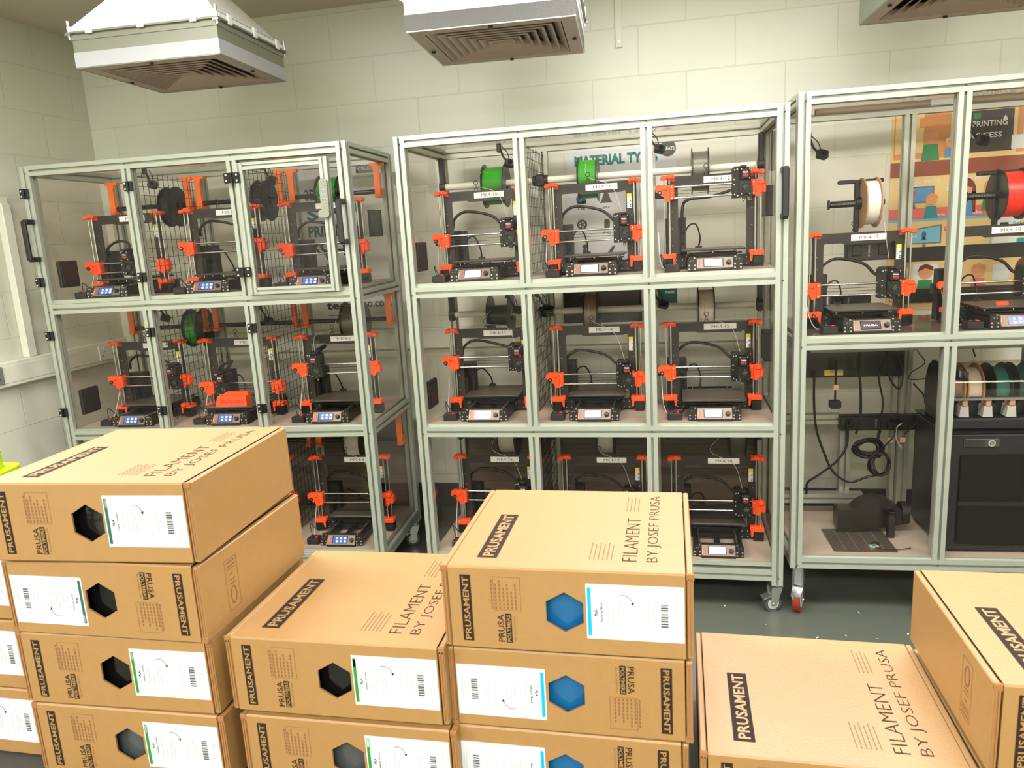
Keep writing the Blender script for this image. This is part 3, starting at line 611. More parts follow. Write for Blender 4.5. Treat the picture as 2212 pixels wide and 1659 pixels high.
def printer(r, n, cx, sz, gz, ex, bed, scr, y0=.045, item=None):
    g = empty('desktop_3d_printer', RP(r, cx, y0, sz), RK[r][1], cat='3D printer', group='orange and black 3D printers standing in the racks')
    rowname = {('L', 1.437): 'top row of the left rack', ('L', .815): 'second row of the left rack', ('L', .21): 'third row of the left rack', ('M', 1.435): 'top row of the middle rack', ('M', .822): 'second row of the middle rack', ('M', .22): 'third row of the middle rack', ('R', 1.166): 'top row of the right rack'}[(r, sz)]
    base = '3D printer numbered %d on its name sticker, %s' % (n, rowname)
    g['label'] = base
    def P(name, key, fn, *a, parent=g, loc=(0, 0, 0)): return link(name, cm(name+'|'+key, fn, *a), parent, loc)
    P('frame', '', m_frame)
    o = P('name_sticker', str(n), m_tagp, n); o['label'] = 'white name sticker'
    P('warning_sticker', '', m_warn)['label'] = 'yellow and white warning sticker'
    for s in (-1, 1):
        k = str(s); P('upper_bracket', k, m_upper, s)['label'] = 'orange upper bracket'; P('lower_bracket', k, m_lower, s)['label'] = 'orange lower bracket'; P('stepper_motor', k, m_motor, s)
        P('smooth_rod', k, m_rod, s*.172, .212, .0042, 'steel'); P('lead_screw', k, m_rod, s*.1925, .214, .0036, 'steel', .05, .37); P('base_foot', k, m_foot, s)
    a = P('axis_carriage', 'l', m_xend, -1, loc=(0, 0, gz)); a['label'] = 'orange left carriage'; P('belt_pulley', '', m_idler, parent=a); P('drive_motor', '', m_xmotor, parent=a)
    P('axis_carriage', 'r', m_xend, 1, loc=(0, 0, gz))['label'] = 'orange right carriage'
    P('cross_rod', 'a', m_xrod, 0, loc=(0, 0, gz)); P('cross_rod', 'b', m_xrod, -.045, loc=(0, 0, gz)); P('drive_belt', '', m_belt, loc=(0, 0, gz))
    e = P('print_head', '', m_ext, loc=(ex, 0, gz)); P('logo_plate', '', m_logo, parent=e); P('cooling_fan', '', m_fan, parent=e); P('nozzle', '', m_nozzle, parent=e)
    b = P('heated_bed', '', m_bed, loc=(0, bed, 0)); P('steel_sheet', '', m_sheet, parent=b)
    P('base_rails', '', m_base)
    dsp = P('display_unit', '', m_disp); P('screen', scr, m_screen, scr, parent=dsp); P('control_knob', '', m_knob, parent=dsp)
    P('power_supply', '', m_psu); P('electronics_box', '', m_ebox); P('filament_guide', '', m_ring)
    q = MB(); s0 = min(.30, max(.12, gz+.075))
    if gz < .3: pts = [(-.15, .262, s0-.04), (-.135, .25, s0), (-.08, .25, s0+.028), (ex*.5-.03, .255, s0+.005+.012*(ex < .05)), (ex-.035, .25, gz+.035), (ex-.005, .238, gz+.03)]
    else: pts = [(-.15, .262, .18), (-.12, .25, .15), (-.12, .25, .24), (-.10, .25, .285), (.0, .25, .295), (ex-.02, .245, .32), (ex, .238, gz+.0)]
    q.tube(bez(pts, 8), .0062, 'cable', 8); q.build('head_cable', g)
    q = MB(); yb = bed+.241
    q.tube(bez([(-.12, .29, .10), (-.10, .30, .17), (-.065, .30, .185), (-.045, max(.30, yb*.9), .13), (-.05, yb+.004, .086)], 8), .0036, 'cable', 6); q.box((-.065, yb-.004, .078), (-.035, yb+.012, .090), 'black', bev=.002); q.build('bed_cable', g)
    return g
E1 = .034
PR = {}
def add(n, r, cx, sz, gz, exl, bed, scr): PR[n] = (printer(r, n, cx, sz, gz, exl+E1, bed, scr), r, cx, sz, gz, exl+E1)
add(1, 'L', -1.205, 1.437, .155, -.023, .12, 'b'); add(2, 'L', -.696, 1.437, .226, .095, .12, 'b'); add(3, 'L', -.195, 1.437, .192, .100, .12, 'b')
add(4, 'L', -1.182, .815, .208, .100, .12, 'b'); add(5, 'L', -.690, .815, .164, -.133, .03, 'b'); add(6, 'L', -.190, .815, .243, -.144, .115, 'b')
add(8, 'L', -.690, .210, .190, .05, .12, 'b'); add(9, 'L', -.185, .210, .19, .095, .18, 'b')
add(10, 'M', .290, 1.435, .194, .085, .12, 'w'); add(11, 'M', .784, 1.435, .186, .084, .12, 'w'); add(12, 'M', 1.274, 1.435, .340, .079, .12, 'w')
add(13, 'M', .293, .822, .254, .087, .16, 'w'); add(14, 'M', .776, .822, .167, .087, .15, 'w'); add(15, 'M', 1.271, .822, .190, .079, .03, 'w')
add(16, 'M', .288, .220, .208, .086, .16, 'w'); add(17, 'M', .790, .220, .181, .087, .16, 'w'); add(18, 'M', 1.285, .220, .181, .076, .18, 'w')
add(19, 'R', .297, 1.166, .177, .071, .10, 'd'); add(20, 'R', .820, 1.166, .162, .067, .03, 'b')

# ================================================================== spools and rods
def spool(name, r, cx, y, z, wid, fil, fl, lab, full=.084, strand=None, holes=False, R_=.1, smat='cablew', loose=False):
    g = empty(name, RP(r, cx, y, z), RK[r][1], label=lab, cat='filament spool', group='filament spools hung behind the printers')
    h = wid/2
    for s in (-1, 1):
        q = MB(); q.ring((s*h, 0, 0), (s*(h-.004), 0, 0), .026, R_, fl, 40)
        if holes:
            for k in range(6):
                a = k*math.pi/3; q.add([(s*(h+.0004), math.cos(a+t)*rr, math.sin(a+t)*rr) for t, rr in ((-.3, .04), (.3, .04), (.25, .06), (-.25, .06))], [(0, 1, 2, 3)], 'ink')
        q.build('flange', g)
    q = MB(); q.cyl((-h+.004, 0, 0), (h-.004, 0, 0), .05, fl, 28, caps=False); q.ring((-h+.004, 0, 0), (h-.004, 0, 0), .026, .03, fl, 24); q.build('hub', g)
    q = MB(); n = 13; w2 = h-.005      # winding with a gently ribbed surface
    prof = [(-w2+2*w2*k/(n*2), full+(.0008 if k % 2 else 0)) for k in range(n*2+1)]
    m_ = 40; V = [(x, rr*math.cos(2*math.pi*i/m_), rr*math.sin(2*math.pi*i/m_)) for x, rr in prof for i in range(m_)]
    q.add(V, [(k*m_+i, k*m_+(i+1) % m_, (k+1)*m_+(i+1) % m_, (k+1)*m_+i) for k in range(len(prof)-1) for i in range(m_)], fil, True); q.build('filament_winding', g)
    if strand:   # strand in rack coordinates relative to the spool
        q = MB(); q.tube(bez(strand, 8), .0011, smat, 5); q.build('filament_strand', g)
    return g
def strand_for(n, cx, y, z, full):
    _, r, px, sz, gz, ex = PR[n]; Y0 = .045
    ring = Vector((px-.022-cx, Y0+.228-y, sz+.418-z)); top = Vector((px+ex+.005-cx, Y0+.19-y, sz+gz+.066-z))
    st = Vector((-.01, -full*.8, full*.6)); side = 1 if ring.x > 0 else -1
    mid = (ring+top)/2+Vector((.03 if top.x > ring.x else -.03, -.02, .035))
    return [st, (st+ring)/2+Vector((0, -.02, .03)), ring, mid, top]
YM = .50; ZP = {1.435: 1.857, .822: 1.250, .220: .648}
def msp(n, cx, wid, fil, fl, lab, full=.084, **k):
    z = ZP[PR[n][3]]; cl = k.pop('nostrand', False)
    spool('filament_spool', 'M', cx, YM, z-.010, wid, fil, fl, lab, full, None if cl else strand_for(n, cx, YM, z, full), **k)
msp(10, .308, .105, 'spgreen', 'spblack', 'green filament spool with black flanges above the printer numbered 10')
msp(11, .742, .088, 'spgreen', 'spblack', 'green filament spool in front of the materials poster above printer 11')
msp(12, 1.235, .074, 'spgrey', 'spblack', 'metallic grey filament spool above the printer numbered 12', nostrand=True)
msp(13, .295, .105, 'spolive', 'spblack', 'nearly empty black spool with olive filament above the printer numbered 13', .045)
msp(14, .735, .066, 'spbrown', 'spblack', 'brown grey filament spool in front of the black wall panel above printer 14')
msp(15, 1.256, .074, 'spbeige', 'spblack', 'beige filament spool with thin black flanges above the printer numbered 15')
msp(16, .300, .09, 'spwhite', 'spblack', 'white filament spool with black flange above the printer numbered 16')
msp(17, .785, .08, 'spwhite', 'spblack', 'white filament spool with black edge above the printer numbered 17')
msp(18, 1.395, .075, 'spgrey', 'spblack', 'dark grey filament spool above the printer numbered 18')
for row, (sz, z) in enumerate(ZP.items()):
    nm = ('top', 'second', 'third')[row]
    q = MB(); q.cyl((0, 0, 0), (1.415, 0, 0), .0155, 'pvc', 20); o = q.build('spool_pipe', None, RP('M', .055, YM, z)); tag(o, 'white plastic pipe carrying spools across the %s row of the middle rack' % nm, 'pipe', 'white spool pipes in the middle rack')
    for x, s in ((.050, 1), (1.492, -1)):
        q = MB(); zt = ({0: 1.993, 1: 1.377, 2: .768}[row])-z-.002
        q.box((-.011, -.022, -.030), (.011, .022, zt-.0), 'black', bev=.004); q.cyl((-.013, 0, 0), (.013, 0, 0), .028, 'black', 20)
        o = q.build('pipe_hanger', None, RP('M', x+s*.0, YM, z)); tag(o, 'black plastic hanger at the %s end of the %s row spool pipe' % ('left' if s > 0 else 'right', nm), 'hanger', 'black hangers of the spool pipes')
    q = MB(); q.box((-.022, -.026, -.026), (.022, .026, .026), 'black', bev=.006); q.cyl((-.035, 0, 0), (.035, 0, 0), .024, 'black', 18)
    tag(q.build('pipe_clamp', None, RP('M', .520, YM, z)), 'black clamp where the %s row spool pipe passes the mesh divider' % nm, 'clamp', 'black clamps at the mesh divider')
# left rack: orange hangers with black rods
YL = .52
for row, (zt, zr, nm) in enumerate(((2.0, 1.868, 'top'), (1.375, 1.243, 'second'), (.766, .61, 'third'))):
    hx = [-1.43, -1.005, -.945, -.505, -.445, .0]
    for i, x in enumerate(hx):
        q = MB(); t = zt-zr
        q.prism([(-.034, -.014), (.034, -.014), (.034, .014), (-.034, .014)], 'xy', t-.016, t-.002, 'orange2')
        q.prism([(-.014, t-.016), (.014, t-.016), (.014, -.012), (.006, -.030), (-.014, -.030)], 'xz', -.018, -.004, 'orange2')
        q.prism([(-.020, t-.014), (.020, t-.014), (.014, t-.04), (-.014, t-.04)], 'xz', -.016, -.006, 'orange2')
        q.box((-.015, -.030, -.034), (.015, .028, -.018), 'orange2', bev=.004); q.box((-.015, .018, -.034), (.015, .030, .012), 'orange2', bev=.003)
        names_ = ['at the left end', 'left of the first divider', 'right of the first divider', 'left of the second divider', 'right of the second divider', 'at the right end']
        o = q.build('rod_hanger', None, RP('L', x, YL, zr), (0, 0, RK['L'][1])); tag(o, 'orange plastic rod hanger %s, %s row of the left rack' % (names_[i], nm), 'hanger', 'orange rod hangers in the left rack')
    for i, (a, b) in enumerate(((-1.44, -.995), (-.955, -.495), (-.455, .01))):
        q = MB(); q.cyl((0, 0, 0), (b-a, 0, 0), .0115, 'blackgloss', 14); o = q.build('spool_rod', None, RP('L', a, YL, zr-.004), (0, 0, RK['L'][1]))
        tag(o, 'black rod between orange hangers in the %s cell of the %s row, left rack' % (('left', 'middle', 'right')[i], nm), 'rod', 'black spool rods in the left rack')
def lsp(n, cx, z, wid, fil, fl, lab, full=.084, **k):
    spool('filament_spool', 'L', cx, YL, z-.012, wid, fil, fl, lab, full, strand_for(n, cx, YL, z, full) if n else None, **k)
lsp(None, -1.10, 1.868, .055, 'spblack', 'spblack', 'all black spool hanging behind the first wire mesh of the left rack, top row', holes=True)
lsp(None, -.60, 1.868, .055, 'spblack', 'spblack', 'black spool mostly behind the post in the middle cell of the left rack, top row')
lsp(3, -.24, 1.868, .11, 'spgreen', 'spblack', 'green filament spool behind the keypad door of the left rack')
lsp(None, -1.055, 1.243, .08, 'spgreen', 'spblack', 'green filament spool behind wire mesh in the second row of the left rack')
lsp(6, -.185, 1.243, .10, 'spgrey', 'spblack', 'silver grey filament spool above the printer numbered 6', smat='cablew')
lsp(9, -.24, .61, .09, 'spwhite', 'spblack', 'white filament spool above the printer numbered 9')
# holders standing on top of the right rack printers
for n, px, fil, fl, lab, hl in ((19, .334, 'spwhite', 'cardflange', 'white filament spool with brown cardboard flanges on printer 19 in the right rack', 'black holder arm carrying the white cardboard flanged spool, right rack'),
                                (20, .852, 'spred', 'spblack', 'bright red filament spool with black flanges on printer 20 in the right rack', 'black holder arm carrying the bright red spool, right rack')):
    _, r, cx, sz, gz, ex = PR[n]; zc = sz+.384+.115; y = .045+.255
    q = MB(); q.tube([(-.15, 0, 0), (.06, 0, 0)], .0135, 'black', 14); q.cyl((-.155, 0, 0), (-.150, 0, 0), .019, 'black', 16); q.cyl((-.05, 0, 0), (-.02, 0, 0), .024, 'black', 16)
    q.box((-.055, -.008, -.115), (-.035, .008, .09), 'black', bev=.003); q.box((-.115, -.008, .078), (.055, .008, .094), 'black', bev=.004); q.cyl((-.11, -.010, .086), (-.11, .010, .086), .009, 'black', 12)
    for k in range(9):
        for s in (-1, 1): q.box((-.148+k*.0105, -.0142, -.001), (-.139+k*.0105, -.0132, .001), 'grey', Matrix.Rotation(s*.7, 3, 'Y'), (-.1435+k*.0105, -.0137, 0))
    o = q.build('spool_holder', None, RP(r, px, y, zc), (0, 0, RK[r][1])); tag(o, hl, 'spool holder')
    top = Vector((cx+ex+.005-px, .045+.19-y, sz+gz+.066-zc))
    spool('filament_spool', r, px, y, zc, .060 if n == 19 else .09, fil, fl, lab, .086, [(.03, -.084, 0), (.04, -.09, -.10), top], R_=.1)
# small webcams on arms
WEB = [('R', (1775, 335), .30, 'hanging at the left edge of the right rack above printer 19'), ('R', (2122, 305), .30, 'hanging in front of the chalkboard poster in the right rack'),
       ('M', (1100, 354), .42, 'beside the green spool of printer 10'), ('M', (1424, 323), .40, 'at the left of the cell of printer 12'), ('M', (1117, 670), .42, 'beside the nearly empty spool of printer 13'),
       ('M', (1432, 659), .40, 'at the left of the cell of printer 15'), ('M', (1182, 668), .40, 'on the mesh divider left of printer 14'), ('L', (330, 400), .35, 'at the top left of the middle cell, left rack top row'), ('L', (586, 390), .32, 'inside the keypad door of the left rack'),
       ('L', (358, 688), .35, 'in the middle cell of the second row, left rack'), ('L', (580, 694), .33, 'left of the silver spool in the left rack'), ('R', (2076, 812), .04, 'in front of the spool feeder, lower right rack'), ('M', (1438, 940), .38, 'under the beam at the left of the cell of printer 18')]
CO = Vector(cam.matrix_world.translation); MR = cam.matrix_world.to_3x3()
def ray(px, py): return (MR @ Vector(((px-1106)/1620.1, -(py-829.5)/1620.1, -1)))
def hit(r, px, py, yl):      # where a sight line meets a plane at depth yl of rack r
    (ox, oy), th = RK[r]; d = ray(px, py); n = Vector((-math.sin(th), math.cos(th), 0)); o = Vector((ox, oy, 0))
    t = (yl-(CO-o).dot(n))/d.dot(n); P = CO+d*t-o; return (P.x*math.cos(th)+P.y*math.sin(th), P.z)
WPOS = [hit(r, p[0], p[1], y) for r, p, y, l in WEB]
for (r, p, y, l), (x, z) in zip(WEB, WPOS):
    g = empty('webcam', RP(r, x, y, z), RK[r][1], label='small black webcam '+l, cat='webcam', group='small webcams inside the racks')
    q = MB(); q.box((-.022, -.018, -.016), (.022, .012, .018), 'black', bev=.004); o = q.build('camera_body', g); o.rotation_euler = (math.radians(-20), math.radians(15), .3)
    q = MB(); q.cyl((0, -.024, 0), (0, -.017, 0), .010, 'blackgloss', 14); q.build('lens', o)
    q = MB(); q.tube([(-.010, .01, .01), (-.03, .02, .035), (-.045, .02, .075)], .005, 'black', 8); q.tube(bez([(.0, .01, .015), (-.01, .02, .05), (-.035, .03, .08)], 6), .0022, 'cable', 6); q.box((-.058, .012, .055), (-.038, .03, .095), 'black', bev=.003); q.build('mount_arm', g)
# little switch boxes beside the displays
for n in PR:
    _, r, cx, sz, gz, ex = PR[n]
    if n in (8,): continue
    x = cx-(.160 if r == 'M' else .150)-(.005 if n in (12, 18) else 0); y = .045+.02
    g = empty('switch_box', RP(r, x, y, sz), RK[r][1], label='small black switch box with cables left of the display of printer %d' % n, cat='switch box', group='black switch boxes beside the printers')
    q = MB(); q.box((-.030, 0, 0), (.030, .055, .030), 'black', bev=.003); q.build('case', g)
    for dx in (-.012, .012): s_ = MB(); s_.box((dx-.006, .012, .030), (dx+.006, .028, .034), 'red' if dx > 0 else 'dgrey', bev=.001); s_.build('rocker', g)
    q = MB(); q.tube(bez([(-.015, .05, .015), (-.035, .10, .012), (-.05, .16, .06), (-.055, .22, .16)], 8), .002, 'cablew', 5); q.tube(bez([(.005, .05, .012), (.02, .10, .004), (.04, .2, .004), (.01, .3, .004)], 8), .0024, 'cable', 5); q.tube(bez([(-.02, .05, .015), (-.045, .09, .07), (-.04, .15, .02), (-.03, .22, .004)], 8), .002, 'cable', 5); q.build('cables', g)
# things on beds
(_, r, cx, sz, gz, ex) = PR[5]; g = empty('printed_part', RP(r, cx-.005, .045+.04, sz+.0826), RK[r][1], label='orange printed block with raised lettering on the bed of printer 5', cat='printed part')
q = MB(); q.prism([(-.06, 0), (.10, 0), (.10, .050), (-.045, .050)], 'xz', 0, .05, 'orange'); q.prism([(-.03, .05), (.10, .05), (.10, .066), (-.01, .066)], 'xz', .02, .05, 'orange'); [q.box((-.03+k*.013, -.0012, .014+(k % 2)*.004), (-.022+k*.013, 0, .034-(k % 3)*.003), 'red') for k in range(9)]; q.build('block', g)
(_, r, cx, sz, gz, ex) = PR[20]
q = MB(); q.prism(rrect(-.022, -.012, .022, .012, .008), 'xy', 0, .012, 'orange'); tag(q.build('printed_part', None, RP(r, cx-.035, .045+.09, sz+.0830)), 'small orange printed piece on the bed of printer 20', 'printed part')
(_, r, cx, sz, gz, ex) = PR[1]
q = MB(); q.box((0, 0, 0), (.055, .03, .022), 'white', bev=.002); tag(q.build('printed_part', None, RP(r, cx-.03, .045+.19, sz+.0830)), 'small white block under the print head of printer 1', 'printed part')
# ================================================================== posters and things on the back wall
YW = YB-.001
def sign(name, x0, z0, x1, z1, m, lab, cat='poster', th=.002):
    g = empty(name, (x0, YW, z0), 0, label=lab, cat=cat); q = MB(); q.box((0, -th, 0), (x1-x0, 0, z1-z0), m); q.build('sheet', g); return g
# materials poster
g = sign('poster', .590, 1.44, 1.14, 2.03, 'poster', 'white poster titled MATERIAL TYPES with small dark object silhouettes')
q = MB(); y = -.0026
def W(t, x, z, w_, h_, m, b=0): q.text(t, (x-.590, y, z-1.44), (1, 0, 0), (0, 0, 1), w_, h_, m, b)
W('MATERIAL TYPES', .638, 1.932, .41, .052, 'teal', .05)
for x, z, t, m in ((.665, 1.755, 'CPE', 'silblue'), (.79, 1.755, 'ePLA', 'sil'), (.92, 1.755, 'HIPS', 'sil'), (.665, 1.63, 'Nylon', 'sil'), (.79, 1.63, 'PC', 'sil'), (.92, 1.63, 'PETG', 'sil'), (.665, 1.50, 'PLA', 'sil'), (.80, 1.50, 'PVA', 'sil'), (.92, 1.50, 'TPU', 'sil')):
    W(t, x-.018, z-.034, .036, .012, 'sil', .02); X, Z = x-.59, z-1.44
    if t in ('CPE',): q.disc(X, Z+.02, .026, 'xz', y, m, 12); q.rect(X-.02, Z-.005, X+.026, Z+.01, 'xz', y, m)
    elif t == 'ePLA': q.flat([(X-.034, Z-.006), (X+.034, Z-.006), (X+.024, Z+.004), (X+.014, Z+.034), (X+.006, Z+.046), (X-.006, Z+.046), (X-.014, Z+.034), (X-.024, Z+.004)], 'xz', y, m)
    elif t == 'Nylon': q.disc(X, Z+.018, .026, 'xz', y, m, 16); [q.disc(X+.012*math.cos(a), Z+.018+.012*math.sin(a), .005, 'xz', y-.0003, 'poster', 8) for a in (0, 1.26, 2.5, 3.8, 5)]
    elif t == 'PVA': q.flat([(X-.05, Z-.01), (X-.01, Z+.002), (X+.012, Z+.03), (X+.03, Z+.04), (X+.022, Z+.018), (X+.01, Z-.002), (X-.008, Z-.012)], 'xz', y, m)
    elif t == 'PLA': q.disc(X+.012, Z+.04, .016, 'xz', y, m, 12, .009); q.flat([(X-.03, Z-.014), (X+.03, Z-.014), (X+.012, Z-.004), (X+.018, Z+.036), (X+.004, Z+.034), (X-.006, Z-.002)], 'xz', y, m)
    else: q.flat([(X-.014, Z-.008), (X+.014, Z-.008), (X+.016, Z+.03), (X+.006, Z+.04), (X-.012, Z+.036)], 'xz', y, m)
W('find out more at the print room desk'[:16], .66, 1.865, .2, .012, 'sil')
q.build('print', g)
# partly hidden poster behind the left rack
g = sign('poster', -.86, 1.36, -.52, 2.0, 'poster', 'pale poster with large dark teal letters behind the left rack')
q = MB()
for t, z, m in (('3D', 1.86, 'sil'), ('S', 1.755, 'tealdark'), ('PRINTING', 1.665, 'tealdark'), ('ROOM', 1.58, 'sil')): q.text(t, (.02, -.0026, z-1.36), (1, 0, 0), (0, 0, 1), .30 if len(t) > 2 else .07, .06, m, .03)
q.build('print', g)
g = sign('wall_sign', -.80, 1.20, -.30, 1.345, 'paper', 'white sign ending in .com on the back wall behind the left rack', 'sign')
q = MB(); q.text('tecdo', (.02, -.0026, .065), (1, 0, 0), (0, 0, 1), .22, .045, 'ink', .03); q.text('o.com', (.265, -.0026, .072), (1, 0, 0), (0, 0, 1), .14, .032, 'ink', .02); q.rect(.03, .030, .24, .034, 'xz', -.0026, 'grey'); q.rect(.30, .035, .42, .039, 'xz', -.0026, 'grey'); q.build('print', g)
g = sign('wall_sign', -.53, 1.985, -.41, 2.03, 'grey', 'small grey sign reading CREATE high on the back wall', 'sign')
q = MB(); q.text('CREATE', (.012, -.0026, .014), (1, 0, 0), (0, 0, 1), .096, .018, 'paper', .01); q.build('print', g)
g = empty('wall_sign', (1.097, YW, 1.99), 0, label='round dark badge reading CREATE on the back wall behind the middle rack', cat='sign')
q = MB(); q.cyl((0, 0, 0), (0, -.006, 0), .038, 'sil', 28); q.build('disc', g); q = MB(); q.text('CREATE', (-.032, -.0065, -.010), (1, 0, 0), (0, 0, 1), .064, .016, 'paper', .03); q.build('print', g)
g = sign('wall_sign', 1.02, 1.235, 1.132, 1.37, 'tealdark', 'dark teal sign reading management above printer 15', 'sign')
q = MB(); q.text('ment', (.054, -.0026, .048), (1, 0, 0), (0, 0, 1), .045, .014, 'paper', .01); q.build('print', g)
g = empty('wall_display', (.555, YW, 1.14), 0, label='dark flat panel on the back wall behind the second row of the middle rack', cat='panel')
q = MB(); q.box((0, -.03, 0), (.40, 0, .26), 'blackgloss', bev=.004); q.build('housing', g); q = MB(); q.box((.10, -.032, .07), (.39, -.030, .25), 'dgrey'); q.build('front', g)
# cartoon process poster
x0, z0, x1, z1 = 2.105, 1.16, 3.35, 2.09
g = sign('poster', x0, z0, x1, z1, 'cream', 'large cartoon poster explaining the 3D printing process behind the right rack')
art = empty('tmp', (0, 0, 0)); bpy.data.objects.remove(art)
def A(u, v): return u-x0, v-z0
y = -.0026
def layer(name, fn):
    global q; q = MB(); fn(); q.build(name, g)
def RR(a, b, c, d, m, k=0): X, Z = A(a, b); U, V = A(c, d); q.rect(X, Z, U, V, 'xz', y-k*.0004, m)
def DD(a, b, r, m, k=0, ry=None): X, Z = A(a, b); q.disc(X, Z, r, 'xz', y-k*.0004, m, 18, ry)
def TT(t, a, b, w_, h_, m, k=3, bold=.02): X, Z = A(a, b); q.text(t, (X, y-k*.0004, Z), (1, 0, 0), (0, 0, 1), w_, h_, m, bold)
def PP_(pts, m, k=1): q.flat([A(*p) for p in pts], 'xz', y-k*.0004, m)
def kid(x, z, s, hair, shirt, longh=False):
    PP_([(x-.030*s, z-.055*s), (x+.030*s, z-.055*s), (x+.022*s, z+.0), (x-.022*s, z+.0)], shirt, 4)
    if longh: DD(x, z+.022*s, .036*s, hair, 3, .045*s); PP_([(x-.036*s, z+.02*s), (x+.036*s, z+.02*s), (x+.036*s, z-.045*s), (x-.036*s, z-.045*s)], hair, 3)
    DD(x, z+.026*s, .024*s, 'pskin', 5); PP_([(x-.026*s, z+.030*s), (x-.02*s, z+.05*s), (x, z+.058*s), (x+.024*s, z+.048*s), (x+.026*s, z+.032*s), (x, z+.042*s)], hair, 6)
def a1():
    RR(x0+.01, 1.845, x1-.01, 2.07, 'pwood'); RR(x0+.0, 1.835, x1, 1.855, 'cream', 1)
    RR(2.12, 1.88, 2.24, 2.05, 'cream', 1); RR(2.25, 1.86, 2.33, 2.04, 'pwood', 2); RR(2.35, 1.855, 2.62, 2.055, 'cream', 1); RR(2.365, 1.865, 2.605, 2.045, 'chalk', 2); RR(2.63, 1.87, 2.80, 2.05, 'pwood', 1); RR(2.645, 1.885, 2.785, 2.035, 'cream', 2); RR(2.70, 1.90, 2.77, 2.00, 'pblue', 3); RR(2.82, 1.88, 3.3, 2.05, 'pwood', 1)
    TT('3D PRINTING', 2.39, 1.975, .19, .026, 'paper'); TT('PROCESS', 2.41, 1.925, .15, .024, 'paper'); RR(2.60, 1.87, 2.68, 1.93, 'paper', 4); PP_([(2.56, 2.0), (2.57, 2.02), (2.58, 2.0), (2.57, 1.99)], 'paper', 4)
    kid(2.27, 1.915, 1.3, 'pwood', 'pgreen'); kid(2.35, 1.895, .8, 'paper', 'pblue'); RR(2.22, 1.99, 2.30, 2.03, 'pwood', 3); RR(2.44, 2.01, 2.47, 2.035, 'pgreen', 4)
layer('top_scene', a1)
layer('brown_band', lambda: RR(x0, 1.775, x1, 1.842, 'pbrown', 2))
def a2():
    RR(x0, 1.60, x1, 1.775, 'cream'); RR(x0, 1.585, x1, 1.632, 'ppink', 1); RR(x0, 1.572, x1, 1.586, 'sky', 1)
    TT('Create 3D model', 2.125, 1.745, .19, .018, 'paper'); TT('on computer', 2.135, 1.722, .13, .017, 'paper'); TT('Scan object', 2.40, 1.745, .13, .018, 'paper'); TT('Create a drawing', 2.63, 1.738, .2, .018, 'paper')
    TT('Or', 2.345, 1.70, .042, .022, 'paper', 3, .04); TT('Or', 2.585, 1.70, .042, .022, 'paper', 3, .04); TT('save as .stl file', 2.28, 1.594, .22, .014, 'paper'); TT('save as .stl', 2.56, 1.606, .14, .014, 'paper')
    RR(2.17, 1.655, 2.295, 1.73, 'grey', 3); RR(2.178, 1.662, 2.287, 1.723, 'pblue', 4); DD(2.20, 1.70, .014, 'red', 6, .02); PP_([(2.19, 1.63), (2.22, 1.63), (2.21, 1.67), (2.20, 1.67)], 'grey', 5)
    kid(2.285, 1.64, 1.0, 'pwood', 'pteal'); kid(2.42, 1.665, 1.4, 'phair', 'pblue', True); kid(2.53, 1.672, 1.2, 'pwood', 'pgreen'); PP_([(2.60, 1.66), (2.612, 1.66), (2.604, 1.69), (2.592, 1.69)], 'pteal', 4); RR(2.64, 1.64, 2.72, 1.72, 'paper', 3); DD(2.68, 1.69, .016, 'red', 5, .022); kid(2.82, 1.665, 1.2, 'phair', 'ppink')
layer('middle_scene', a2)
def a3():
    RR(x0, 1.42, x1, 1.572, 'cream', 1); RR(x0, 1.40, x1, 1.45, 'pwood', 2); RR(2.36, 1.42, 2.363, 1.57, 'sky', 3); RR(2.54, 1.42, 2.543, 1.57, 'sky', 3); RR(2.55, 1.42, 2.66, 1.57, 'paper', 2)
    PP_([(2.19, 1.468), (2.335, 1.468), (2.335, 1.555), (2.19, 1.535)], 'grey', 4); PP_([(2.196, 1.474), (2.328, 1.474), (2.328, 1.548), (2.196, 1.529)], 'sky', 5); DD(2.26, 1.508, .010, 'silblue', 6, .018); PP_([(2.245, 1.485), (2.258, 1.50), (2.262, 1.50), (2.275, 1.485)], 'silblue', 6); DD(2.262, 1.446, .03, 'grey', 5, .008); RR(2.255, 1.45, 2.27, 1.47, 'grey', 5)
    TT('Use software', 2.13, 1.50, .10, .014, 'paper', 7); TT('Save the', 2.375, 1.535, .08, .014, 'paper'); TT('model on', 2.375, 1.512, .08, .014, 'paper'); TT('SD or USB', 2.375, 1.489, .16, .014, 'paper'); TT('Select', 2.63, 1.535, .07, .016, 'pteal'); TT('model', 2.63, 1.510, .07, .016, 'pteal')
    RR(2.578, 1.515, 2.612, 1.548, 'ink', 4); RR(2.65, 1.45, 2.74, 1.475, 'pteal', 4)
layer('lower_scene', a3)
def a4():
    RR(x0, 1.19, x1, 1.395, 'cream', 1); RR(x0, 1.235, x1, 1.243, 'pwood', 2); RR(2.22, 1.285, 2.33, 1.375, 'paper', 3); RR(2.56, 1.285, 2.63, 1.36, 'paper', 3)
    kid(2.275, 1.30, 1.3, 'phair', 'pgreen'); PP_([(2.25, 1.19), (2.265, 1.19), (2.27, 1.21), (2.285, 1.21), (2.29, 1.19), (2.305, 1.19), (2.30, 1.23), (2.25, 1.23)], 'ppink', 5); kid(2.38, 1.30, 1.1, 'pwood', 'pblue'); kid(2.50, 1.30, 1.2, 'pwood', 'ppink'); kid(2.70, 1.30, 1.4, 'phair', 'pblue', True); RR(2.48, 1.195, 2.74, 1.262, 'pwood', 7); RR(2.48, 1.255, 2.76, 1.264, 'pbrown', 8); PP_([(2.78, 1.22), (2.81, 1.22), (2.80, 1.28), (2.79, 1.27)], 'pgreen', 5)
